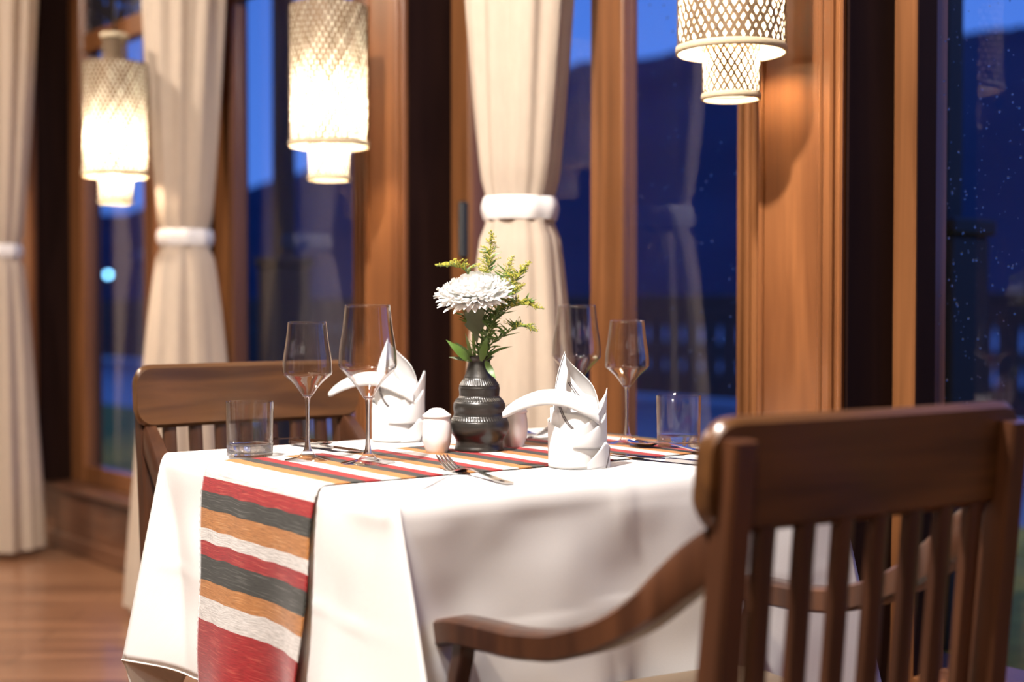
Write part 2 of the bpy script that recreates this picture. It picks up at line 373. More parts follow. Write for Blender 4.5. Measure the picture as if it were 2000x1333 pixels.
def copy_tree(o, parent=None):
    c = o.copy(); COL.objects.link(c)
    if parent: c.parent = parent
    for ch in [k for k in COL.objects if k.parent == o]: copy_tree(ch, c)
    return c
def catmull(pts, n):
    pts = [Vector(p) for p in pts]; P = [pts[0]*2-pts[1]] + pts + [pts[-1]*2-pts[-2]]; r = []
    for i in range(1, len(P)-2):
        for k in range(n):
            t = k/n; a, b, c, d = P[i-1:i+3]
            r.append(.5*((2*b)+(c-a)*t+(2*a-5*b+4*c-d)*t*t+(3*b-a-3*c+d)*t**3))
    r.append(pts[-1]); return r
def smoothprof(pts, n=5):
    return [(max(0.0, p.x), p.y) for p in catmull([(a, b, 0) for a, b in pts], n)]
def lerp(a, b, t): return a+(b-a)*t
def sstep(t): t = max(0, min(1, t)); return t*t*(3-2*t)
def interp(tab, x):
    if x <= tab[0][0]: return tab[0][1]
    for (a, b), (c, d) in zip(tab, tab[1:]):
        if x <= c: return b+(d-b)*(x-a)/(c-a)
    return tab[-1][1]

ROT = Matrix.Rotation(TH, 4, 'Z')
def uvbox(mb, u0, u1, v0, v1, z0, z1, mi=0, bev=0):
    mb.box(u0, u1, v0, v1, z0, z1, mi, ROT, bev)

# ================================================================== the room
WG, WF, PF = 2.222, 2.204, 2.055         # glass plane, window frame face, pillar face
H = 3.0
b = MB(); uvbox(b, -4.5, 2.6, -3.6, 8.2, -.06, 0); fl = b.build('floor', M['floor'], smooth=False, fix=True); tag(fl, kind='structure')
b = MB(); uvbox(b, -4.5, 2.6, -3.6, 8.2, H, H+.06); tag(b.build('ceiling', M['ceil'], smooth=False), kind='structure')
b = MB(); uvbox(b, -4.6, -4.5, -3.6, 8.2, 0, H); tag(b.build('wall_left', M['plaster'], smooth=False), kind='structure')
b = MB(); uvbox(b, -4.5, 2.6, -3.7, -3.6, 0, H); tag(b.build('wall_back', M['plaster'], smooth=False), kind='structure')
b = MB(); uvbox(b, -4.5, 2.6, 8.2, 8.3, 0, H); tag(b.build('wall_front', M['plaster'], smooth=False), kind='structure')
b = MB(); uvbox(b, 2.18, 2.5, -3.6, 8.2, 2.75, H); uvbox(b, 2.18, 2.5, -3.6, 8.2, 0, .02)
tag(b.build('wall_right', M['darkwood'], smooth=False), kind='structure')
b = MB(); uvbox(b, 2.13, 2.5, -3.6, 8.2, 0.0, .25, bev=.006); uvbox(b, 2.10, 2.5, -3.6, 8.2, .25, .275, bev=.006); uvbox(b, 2.115, 2.14, -3.6, 8.2, 0, .07, bev=.005)
tag(b.build('baseboard_right', M['darkwood'], smooth=False), kind='structure')

PILL = [(-1.45, -1.25), (0.0, .20), (1.556, 1.755), (2.945, 3.128), (4.30, 4.48), (5.58, 5.76), (7.0, 7.2)]
for k, (a, c) in enumerate(PILL):
    b = MB()
    z0 = .275
    uvbox(b, PF, WG+.12, a+.004, c, z0, 2.75, bev=.004)
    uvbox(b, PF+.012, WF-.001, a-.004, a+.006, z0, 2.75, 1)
    # upright mouldings on the room face, near edge
    for (s0, s1, d) in ((.0, .012, .006), (.018, .040, .012), (.046, .056, .005)):
        uvbox(b, PF-d, PF+.002, a+s0, a+s1, z0, 2.75, bev=.004)
    uvbox(b, PF-.006, PF+.002, c-.014, c-.002, z0, 2.75, bev=.003)
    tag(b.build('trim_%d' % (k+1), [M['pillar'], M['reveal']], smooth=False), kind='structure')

# windows: (v0, v1, near stile, far stile, mullion)
def window(idx, v0, v1, nst, fst, mull=None, mould=True, WG=WG, WF=WF):
    e = empty('window_%d' % idx, uv(WG, (v0+v1)/2, .275), TH); tag(e, kind='structure')
    inv = Matrix.Translation(-Vector((WG, (v0+v1)/2, .275)))
    def bx(mb, u0, u1, a, c, z0, z1, bev=.004): mb.box(u0, u1, a, c, z0, z1, 0, inv, bev)
    zt0, zt1, top = 2.02, 2.10, 2.75
    zb = .345 if mould else .300
    b = MB()
    bx(b, WF, WG+.04, v0, v0+nst, .275, top); bx(b, WF, WG+.04, v1-fst, v1, .275, top)
    if not mould: b.box(WF+.006, WG-.001, v1-fst-.002, v1-fst+.004, zb, zt0, 1, inv)  # the pane's dark reflection, put into the colour of the stile side
    if mould:
        for q in range(3): bx(b, WF-.008, WF+.001, v0+nst-.016-.022*q, v0+nst-.004-.022*q, .275, top, .003)
        bx(b, WF-.006, WF+.001, v1-fst+.004, v1-fst+.014, .275, top, .003)
    bx(b, WF, WG+.04, v0+nst, v1-fst, .275, zb); bx(b, WF, WG+.04, v0+nst, v1-fst, top-.08, top)
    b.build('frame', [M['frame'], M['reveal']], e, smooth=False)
    if mull:
        b = MB(); bx(b, WF-.030, WF+.002, v1-fst+.006, v1-fst+.024, 1.12, 1.27, .006); b.build('handle', M['cord'], e, smooth=False)
    b = MB(); bx(b, WF+.003, WG+.035, v0+nst, v1-fst, zt0, zt1); b.build('transom_rail', M['frame'], e, smooth=False)
    if mull:
        b = MB(); bx(b, WF+.001, WG+.036, mull[0], mull[1], zb, zt0); b.build('mullion', M['frame'], e, smooth=False)
    ga, gb = v0+nst, v1-fst
    segs = [(ga, mull[0]), (mull[1], gb)] if mull else [(ga, gb)]
    gs = []
    for (a, c) in segs:
        b = MB(); b.box(WG, WG+.004, a, c, zb, zt0, 0, inv); gs.append(b.build('glass_pane', M['pane'], e, smooth=False))
    b = MB(); b.box(WG, WG+.004, ga, gb, zt1, top-.08, 0, inv); b.build('transom_glass', M['transom'], e, smooth=False)
    return e, gs, inv
w1, g1, inv1 = window(1, .20, 1.556, .05, .05, mould=False, WG=2.27, WF=2.204)
w2, g2, inv2 = window(2, 1.755, 2.945, .185, .09, (2.29, 2.40))
window(3, 3.128, 4.30, .29, .133)
window(4, 4.48, 5.58, .37, .145)
window(5, 5.76, 7.0, .15, .15)
window(6, -1.25, 0.0, .05, .05, mould=False)
# rain on the near pane
def rain(pane, inv, v0, v1, z0, z1, cnt, seed, WG=WG):
    rnd = random.Random(seed); b = MB()
    for k in range(cnt):
        v = rnd.uniform(v0, v1); z = rnd.uniform(z0, z1); r = rnd.choice((.0007, .0009, .0011, .0014, .0021))
        p = inv @ Vector((WG+.004, v, z)); b.ball(p, r, seg=6, rings=4, sz=rnd.uniform(1, 1.5))
    o = b.build('raindrops', M['drop'], pane); tag(o, kind='stuff'); return o
rain(g1[0], inv1, .9, 1.50, .5, 2.0, 1500, 3, 2.272)
rain(g2[0], inv2, 1.95, 2.28, .8, 2.0, 250, 4)

# ================================================================== curtains
def curtain(u, v, label, seed, flip=1, lowwide=1.0):
    rnd = random.Random(seed)
    e = empty('curtain', uv(u, v, 0.01), TH, label=label, cat='curtain', group='cream curtains tied at the windows')
    ph = rnd.uniform(0, 6)
    def wid(z):
        if z > 1.24: t = (z-1.24)/1.76; a = lerp(.078, .215, t**.75); b_ = lerp(.083, .150, min(1, t*1.2)**.7)
        elif z > 1.17: a, b_ = .073, .080
        else: t = (1.17-z)/1.17; a = lerp(.080, .155*lowwide, t**.6); b_ = lerp(.083, .165*lowwide, t**.65)
        return a, b_
    def P(i, j):
        z = .02+j*2.96; a, b_ = wid(z); th = i*2*PI
        amp = .055*(.45+min(1.4, abs(z-1.2)*1.3))
        rp = 1+amp*math.sin(11*th+ph+.5*math.sin(z*2.1+ph)+1.2*math.sin(2*th+ph))+.045*math.sin(4*th+ph*2+z*.8)+.02*math.sin(17*th-ph)*math.sin(3*th+z)
        x = b_*rp*math.cos(th); y = a*rp*math.sin(th)
        return Vector((x, y, z))
    m = MB(); m.grid(P, 260, 90, closeu=True); m.build('drape', M['curtain'], e)
    def Q(i, j):
        z = 1.180+j*.052; th = i*2*PI; sw = .005+.006*math.sin(PI*j)
        return Vector(((.080+sw+.002*math.sin(9*th))*math.cos(th), (.073+sw+.002*math.sin(9*th))*math.sin(th), z))
    m = MB(); m.grid(Q, 96, 8, closeu=True); m.build('tie_band', M['tie'], e)
    return e
curtain(2.0, 2.41, 'cream tied curtain hanging right behind the flower vase, nearest of the curtains', 1)
curtain(2.0, 4.10, 'cream tied curtain hanging between the two glowing lamps on the left', 2, lowwide=1.12)
curtain(1.90, 5.54, 'cream tied curtain cut by the left edge of the photo, farthest away', 3, lowwide=.95)

# ================================================================== pendant lamps
def pendant(u, v, zr, label, tilt=0):
    e = empty('pendant_lamp', uv(u, v, H), TH, label=label, cat='lamp', group='woven bamboo pendant lamps')
    zo = zr-H
    Rb, hb = .0985, .345
    m = MB()
    def strips(m, r, z0, z1, n, w, slope, r2=None, off=.0011):
        r2 = r2 or r; rnd = random.Random(int(r*1e4))
        steps = max(8, int((z1-z0)/.011))
        for sgn in (1, -1):
            for k in range(n):
                a0 = 2*PI*(k+rnd.uniform(-.12, .12))/n; ww = w*rnd.uniform(.8, 1.25); rad = off*(1 if sgn > 0 else -1)
                vs = []; 
                for q in range(steps+1):
                    t = q/steps; z = lerp(z0, z1, t); rr = lerp(r, r2, t)+rad*math.cos(q*PI+k*PI)*.6+rad*.4
                    a = a0+sgn*(z-z0)/slope/r; da = ww/2/r
                    for s_ in (-1, 1): vs.append(Vector((rr*math.cos(a+s_*da), rr*math.sin(a+s_*da), z)))
                m.add(vs, [(2*q, 2*q+1, 2*q+3, 2*q+2) for q in range(steps)])
    strips(m, Rb, zo, zo+hb, 40, .0074, 1.75)
    # shoulder, closing from the drum to the neck
    for sgn in (1, -1):
        for k in range(40):
            a = 2*PI*k/40; vs = []
            for q in range(5):
                t = q/4; rr = lerp(Rb, .045, t); aa = a+sgn*t*.5
                vs += [Vector((rr*math.cos(aa-.03), rr*math.sin(aa-.03), zo+hb+.012*t)), Vector((rr*math.cos(aa+.03), rr*math.sin(aa+.03), zo+hb+.012*t))]
            m.add(vs, [(2*q, 2*q+1, 2*q+3, 2*q+2) for q in range(4)])
    m.build('outer_shade', M['bamboo'], e, fix=False)
    m = MB(); m.lathe([(.0955, zo+.004), (.0955, zo+hb-.004)], 64); m.build('outer_liner', M['liner'], e, fix=False)
    m = MB(); m.lathe([(.0495, zo-.080), (.0520, zo-.006)], 48); m.build('inner_liner', M['liner'], e, fix=False)
    m = MB(); strips(m, .0525, zo-.082, zo+.30, 26, .0040, 1.7, .0585); m.build('inner_shade', M['bamboo'], e, fix=False)
    m = MB(); strips(m, .040, zo+hb, zo+hb+.085, 26, .0050, 1.6, .036); m.build('neck', M['bamboo'], e, fix=False)
    m = MB(); 
    def ring(r, z, h):
        m = MB(); m.lathe([(r-.0015, z), (r+.0025, z), (r+.003, z+h*.5), (r+.0025, z+h), (r-.0015, z+h), (r-.0015, z)], 64); m.build('rim', M['bamboo_rim'], e)
    ring(Rb, zo-.006, .013); ring(.0515, zo-.090, .011); ring(.040, zo+hb+.078, .014)
    m = MB(); m.lathe([(.0005, zo+.040), (.016, zo+.044), (.026, zo+.060), (.030, zo+.082), (.024, zo+.105), (.013, zo+.125), (.013, zo+.15), (.0005, zo+.15)], 20); m.build('bulb', M['bulb'], e)
    m = MB(); m.tube([(0, 0, zo+.145), (0, 0, zo+hb+.1)], .016, 12); m.tube([(0, 0, zo+hb+.09), (0, 0, -.002)], .003, 8); m.lathe([(.0005, -.03), (.04, -.026), (.05, -.002), (.0005, -.002)], 20); m.build('cord', M['cord'], e)
    return e
pendant(1.913, 1.70, 1.462, 'woven bamboo pendant lamp at top right, above the empty tumbler, nearest of the lamps')
pendant(1.839, 2.966, 1.40, 'woven bamboo pendant lamp glowing in front of the lit middle pillar')
pendant(1.770, 4.108, 1.405, 'woven bamboo pendant lamp at far left, farthest of the lamps')

# ================================================================== outside
b = MB(); uvbox(b, 2.6, 11.2, -9, 34, -.12, -.02); tag(b.build('terrace', M['terrace'], smooth=False), kind='structure')
b = MB(); uvbox(b, 2.62, 5.7, -9, 34, -.02, 0.0); tag(b.build('turf_strip', M['grass'], smooth=False), 'strip of green turf outside along the window wall', 'lawn', kind='stuff')
rl = empty('terrace_railing', uv(10.7, 6, -.02), TH, label='dark wooden terrace railing with fretwork boards seen through the windows', cat='railing')
m = MB(); m.box(-.05, .05, -15, 27, 1.06, 1.14, bev=.01); m.box(-.03, .03, -15, 27, .92, 1.06); m.box(-.03, .03, -15, 27, .06, .13); m.build('rail', M['outwood'], rl, smooth=False)
prof = [(.09, .118), (.20, .126), (.30, .124), (.38, .104), (.47, .118), (.56, .126), (.60, .124), (.68, .102), (.76, .104), (.86, .124), (.95, .126)]
bd = None
for k in range(96):
    y = -1.2+k*.262
    if bd is None:
        m = MB(); pr = prof
        vs = []; 
        for (z, w) in pr:
            vs += [(-.012, -w, z), (-.012, w, z), (.012, w, z), (.012, -w, z)]
        fs = [(4*q+i, 4*q+(i+1) % 4, 4*q+4+(i+1) % 4, 4*q+4+i) for q in range(len(pr)-1) for i in range(4)]+[(0, 3, 2, 1), tuple(4*(len(pr)-1)+i for i in range(4))]
        m.add(vs, fs); bd = m.build('baluster', M['outwood'], rl, smooth=False, loc=(0, y, 0))
    else:
        c = bd.copy(); COL.objects.link(c); c.location = (0, y, 0)
m = MB()
for k in range(1, 50):
    y = -1.2-k*.262; vs = []
    for (z, w) in prof: vs += [(-.012, y-w, z), (-.012, y+w, z), (.012, y+w, z), (.012, y-w, z)]
    m.add(vs, [(4*q+i, 4*q+(i+1) % 4, 4*q+4+(i+1) % 4, 4*q+4+i) for q in range(len(prof)-1) for i in range(4)])
tag(m.build('more_balusters', M['outwood'], rl, smooth=False), kind='stuff')
PO = [(3.55, 2.335, 'dark terrace post on a wide base outside the window at right'), (3.55, 6.16, 'dark terrace post on a wide base outside, left of the second lamp')]
for (u, v, lab) in PO:
    e = empty('terrace_post', uv(u, v, 0), TH, label=lab, cat='post', group='posts of the terrace roof')
    m = MB(); m.box(-.045, .045, -.045, .045, 0, 3.4, bev=.008); m.build('post', M['outdark'], e, smooth=False)
    m = MB(); m.box(-.10, .10, -.10, .10, 0, 1.20, bev=.01); m.box(-.115, .115, -.115, .115, 1.20, 1.25, bev=.01); m.build('base', M['outdark'], e, smooth=False)
# wooded hill, higher to the right
def ridge_px(px):
    return interp([(-2500, 430), (0, 425), (200, 402), (490, 352), (760, 250), (1130, 112), (1300, 82), (1880, 42), (2600, -60), (6000, -150)], px)
def hillP(i, j):
    px = -2500+i*8500
    ang = math.atan((px-1000)/2685); D = 520
    el = (600-ridge_px(px)-28)/2685/math.sqrt(1+((px-1000)/2685)**2)
    t = j
    d = lerp(300, D, t)
    h = -3+(el*D+3)*sstep(t)**.85
    n_ = noise.noise(Vector((px*.004, t*6, 0)))*6*t + noise.noise(Vector((px*.03, t*20, 3)))*2.5*t
    return Vector((math.sin(ang)*d/math.cos(0), math.cos(ang)*d, h+n_ if t > 0 else -3))
m = MB(); m.grid(hillP, 220, 24); hl = m.build('wooded_hill', M['hill']); tag(hl, 'dark wooded hillside rising to the right beyond the terrace', kind='structure')
b = MB(); uvbox(b, 11.2, 900, -700, 700, -3.2, -3.0); M['lake'] = simple('pale_water', (.62, .66, .70), .5, noise_amt=.1, scale=.05)
tag(b.build('outdoor_ground', M['lake'], smooth=False), kind='structure')
for (px, py, d, r, lab) in ((212, 537, 70, .13, 'round pale blue street light far outside at left'), (597, 566, 60, .06, 'small blue street light far outside, right of the dark post')):
    z = .993+(600-py)/2685*d
    e = empty('street_light', ((px-1000)/2685*d, d, -3), 0, label=lab, cat='light', group='far street lights')
    m = MB(); m.tube([(0, 0, 0), (0, 0, z+3-.05)], .05, 8); m.build('pole', M['outdark'], e)
    m = MB(); m.ball((0, 0, z+3), r, seg=12, rings=8); m.build('lantern', M['lantern'] if 'lantern' in M else emit('lantern_glow', (.22, .62, 1), 16), e)

# ================================================================== table
TL, TW = .806, .722                          # length along the runner, width
ZT = .75
TTH = R(36.4)
TC = Vector((-.035, 2.234, 0))
tb = empty('dining_table', TC, TTH, label='rectangular dining table hidden under the white cloth', cat='table')
m = MB(); m.box(-TL/2+.012, TL/2-.012, -TW/2+.012, TW/2-.012, .715, .7455, bev=.006); m.build('tabletop', M['chair'], tb, smooth=False)
m = MB(); m.box(-TL/2+.06, TL/2-.06, -TW/2+.05, -TW/2+.07, .64, .715); m.box(-TL/2+.06, TL/2-.06, TW/2-.07, TW/2-.05, .64, .715)
m.box(-TL/2+.05, -TL/2+.07, -TW/2+.05, TW/2-.05, .64, .715); m.box(TL/2-.07, TL/2-.05, -TW/2+.05, TW/2-.05, .64, .715); m.build('apron', M['chair'], tb, smooth=False)
for sx in (-1, 1):
    for sy in (-1, 1):
        x, y = sx*(TL/2-.065), sy*(TW/2-.065)
        m = MB(); m.box(x-.028, x+.028, y-.028, y+.028, 0, .715, bev=.005); m.build('leg', M['chair'], tb, smooth=False)

# the cloth: flat top, four hanging sides, a pinched tent of cloth at each corner
LX, LY = TL/2, TW/2
CORN = {0: Vector((-LX, -LY)), 1: Vector((LX, -LY)), 2: Vector((LX, LY)), 3: Vector((-LX, LY))}
RIDGE = {0: Vector((-.055, -.40)), 1: Vector((.26, -.06)), 2: Vector((.25, .25)), 3: Vector((-.17, .10))}
CTRL = {0: (.18, .55), 1: (.3, .4), 2: (.3, .3), 3: (.35, .25)}
SIDES = [(0, 1, Vector((0, -1)), .36), (1, 2, Vector((1, 0)), .34), (2, 3, Vector((0, 1)), .085), (3, 0, Vector((-1, 0)), .335)]
CORNDROP = {0: .405, 1: .42, 2: .20, 3: .345}
NT, NM, NR = 14, 44, 40
def side_samples(si):
    c0, c1, nrm, D = SIDES[si]; s = []
    for k in range(NT): s.append(('t', c0, k/NT))
    for k in range(NM): s.append(('m', None, k/NM))
    for k in range(NT): s.append(('t2', c1, 1-k/NT))
    return s
def cloth_pt(si, kind, q, f):
    c0, c1, nrm, D = SIDES[si]; P0, P1 = CORN[c0], CORN[c1]; tv = (P1-P0).normalized(); L = (P1-P0).length
    rr = .009
    def base(x, d):                       # x along side from c0
        fx = x/L
        wave = .006*math.sin(fx*9+si*2)+.004*math.sin(fx*23+si) + (.016*math.sin(PI*fx) if si in (0, 3) else .008)
        crease = .0040*math.exp(-((fx-.455)/.004)**2) + .0016*math.exp(-((d-.17-.012*math.sin(fx*7))/.004)**2) if si != 2 else 0
        wr = .0025*noise.noise(Vector((x*14, d*11, si*5)))+.004*noise.noise(Vector((x*6+d*6, d*5-x*2, si)))
        o = rr*min(1, d/.02)**.5 + (wave*(d/.3)**1.1 + (crease+wr*min(1, d/.04)))
        return P0+tv*x+nrm*o
    if kind == 'm': Dm = D if si != 2 else D+.25*sstep((q-.88)/.12)
    else:
        cc = CORNDROP[c0 if kind == 't' else c1]
        Dm = lerp(cc, D, sstep(q))
        if si == 2 and kind == 't2': Dm = lerp(.335, CORNDROP[3], q) + .10*math.sin(PI*q)
    d = f*Dm
    w0 = min(.46*d+.001, .17); w1 = w0
    if (si, kind) == (2, 't2'): w1 = min(.22*d, .05)
    if kind == 'm':
        w1m = min(.46*f*D+.001, .17) if si != 2 else min(.22*f*D, .05)
        x = w0+(L-w0-w1m)*q; p = base(x, d)
    else:
        c = c0 if kind == 't' else c1
        w = w0 if kind == 't' else w1
        rp = CORN[c]+RIDGE[c]*d + (RIDGE[c].normalized()*rr*min(1, d/.02)**.5)
        ep = base(w if kind == 't' else L-w, d)
        # smoother near the side, so that the fold is rounded
        amt = CTRL[c][0] if si == 3 or (si == 0 and False) else CTRL[c][1]
        if c == 0: amt = .12 if si == 3 else .85
        ctrl = lerp((rp+ep)/2, CORN[c]+nrm*(rr+.03*d), amt)
        p = rp*(1-q)**2+ctrl*2*q*(1-q)+ep*q*q
    z = ZT-d
    if d < .02: z = ZT-.5*d*(1+d/.02)
    return Vector((p.x, p.y, z))
m = MB(); vs = []; uvs = []
ring_s = []
for si in range(4):
    for s in side_samples(si): ring_s.append((si,)+s)
NP = len(ring_s)
for j in range(NR+1):
    f = (j/NR)**1.35
    for (si, kind, c, q) in ring_s:
        p = cloth_pt(si, kind, q, f); vs.append(p); uvs.append((p.x+p.y*.3, p.z+p.y))
# inner top as rings shrinking to the centre
fs = [(j*NP+i, j*NP+(i+1) % NP, (j+1)*NP+(i+1) % NP, (j+1)*NP+i) for j in range(NR) for i in range(NP)]
TOPN = 16
tops = []
for j in range(1, TOPN+1):
    t = j/TOPN; st = len(vs)
    for i in range(NP):
        p = vs[i]; k = 1-t
        wz = .0006*noise.noise(Vector((p.x*k*9, p.y*k*9, 2)))*(1 if 0 < t else 0)
        vs.append(Vector((p.x*k, p.y*k, ZT+wz))); uvs.append((p.x*k, p.y*k))
    prev = tops[-1] if tops else 0
    fs += [(prev+(i+1) % NP, prev+i, st+i, st+(i+1) % NP) for i in range(NP)]
    tops.append(st)
m.add(vs, fs, 0, uvs)
cl = m.build('tablecloth', M['cloth'], loc=TC, rot=(0, 0, TTH))
md = cl.modifiers.new('thickness', 'SOLIDIFY'); md.thickness = .0012; md.offset = -1
tag(cl, 'white tablecloth draped over the table with pointed hanging corners', 'tablecloth')
# rolled hem along the visible bottom edge
m = MB(); hp = [Vector(vs[NR*NP+i]) for i in range(NP)]; hp.append(hp[0])
m.tube(hp, .0016, 6, caps=False); m.build('hem', M['hem'], cl)

# ------------------------------------------------------------------ runner
RV0, RV1 = .182, .541
ZR = ZT+.0008
BASEPAT = [('r_white', .034), ('r_gold', .026), ('r_black', .024), ('r_red', .024)]
hang = [('r_white', .020), ('r_red', .0215), ('r_black', .0265), ('r_gold', .030), ('r_white', .0195), ('r_red', .0215), ('r_black', .036), ('r_gold', .026), ('r_white', .034), ('r_red', .115)]
names = ['r_white', 'r_gold', 'r_black', 'r_red']
rows = []      # (arc s, material) ; s=0 at the left table edge, negative on the hang
s = 0.0; left = []
for nme, w in hang: left.append((s-w, s, nme)); s -= w
left.reverse(); SL = s
right = []; s = 0.0; k = 0
right.append((0, .016, 'r_white')); s = .016; k = 1
while s < TL+.30:
    nme, w = BASEPAT[k % 4]; w *= random.uniform(.9, 1.12); right.append((s, s+w, nme)); s += w; k += 1
SR = s
def runner_pt(s, b_):
    # b_ across, 0..1 ; returns table-local point
    y = -LY+lerp(RV0, RV1, b_)
    if s < -.001 or s > TL+.001:
        left_ = s < 0; d = -s if left_ else s-TL
        k = d/.33; yc = -LY+(RV0+RV1)/2
        if left_:
            sh = lerp(0, .025, k*k) if b_ > .5 else lerp(0, -.012, k)
            narrow = 1-.085*sstep(k*1.05); y = yc+(y-yc)*narrow + .004*math.sin(k*9) - .004*k
        # follow the cloth outwards
        si = 3 if left_ else 1
        fx = (LY-y)/TW if left_ else (y+LY)/TW
        wave = .006*math.sin(fx*9+si*2)+.004*math.sin(fx*23+si)+(.016*math.sin(PI*fx) if left_ else .008)
        o = .009*min(1, d/.02)**.5+max(0, wave)*(d/.3)**1.1+.0025+.004*min(1, d/.04)+.010*math.sin(b_*7.5+.6+d*6)*k*k+.006*k
        z = ZT-d
        if d < .02: z = ZT-.5*d*(1+d/.02)
        z += .0016*max(0, 1-d/.01)
        return Vector((-LX-o if left_ else LX+o, y, z))
    y += .0015*math.sin(s*37)
    return Vector((s-LX, y, ZR+.0016))
m = MB(); allr = left+right; NB = 60
for (s0, s1, nme) in allr:
    ns = max(2, int((s1-s0)/.004)); mi = names.index(nme)
    def P(i, j, s0=s0, s1=s1):
        s = lerp(s0, s1, j); wob = .0011*noise.noise(Vector((i*9, s*25, 1)))
        b_ = i
        if i in (0, 1): b_ = i+(-1 if i == 0 else 1)*.004*math.sin(s*900)      # bead-like selvedge
        return runner_pt(s+wob*(2 if abs(s) > .02 else 0), b_)
    def U(i, j, s0=s0, s1=s1): return (lerp(s0, s1, j), i*.36)
    m.grid(P, NB, ns, mi, UV=U)
rn = m.build('table_runner', [M[k] for k in names], loc=TC, rot=(0, 0, TTH), fix=False, weld=3e-5)
md = rn.modifiers.new('thickness', 'SOLIDIFY'); md.thickness = .0014; md.offset = 0
tag(rn, 'hand-woven table runner with red, black, ochre and white stripes', 'table runner')
rnd = random.Random(5)
for k in range(3):
    m = MB(); b_ = .02+k*.48; p = runner_pt(SL, min(1, b_)); x, y, z = p.x-.001, p.y, p.z
    m.ball((x, y, z-.003), .0035, seg=8, rings=6)
    for q in range(7):
        m.tube([(x, y+(q-3)*.0009, z-.003), (x-.002, y+rnd.uniform(-.003, .003), z-.02), (x-.001, y+rnd.uniform(-.006, .006), z-.045)], .0007, 5)
    tag(m.build('tassel', M['r_black'], rn), 'black thread tassel')

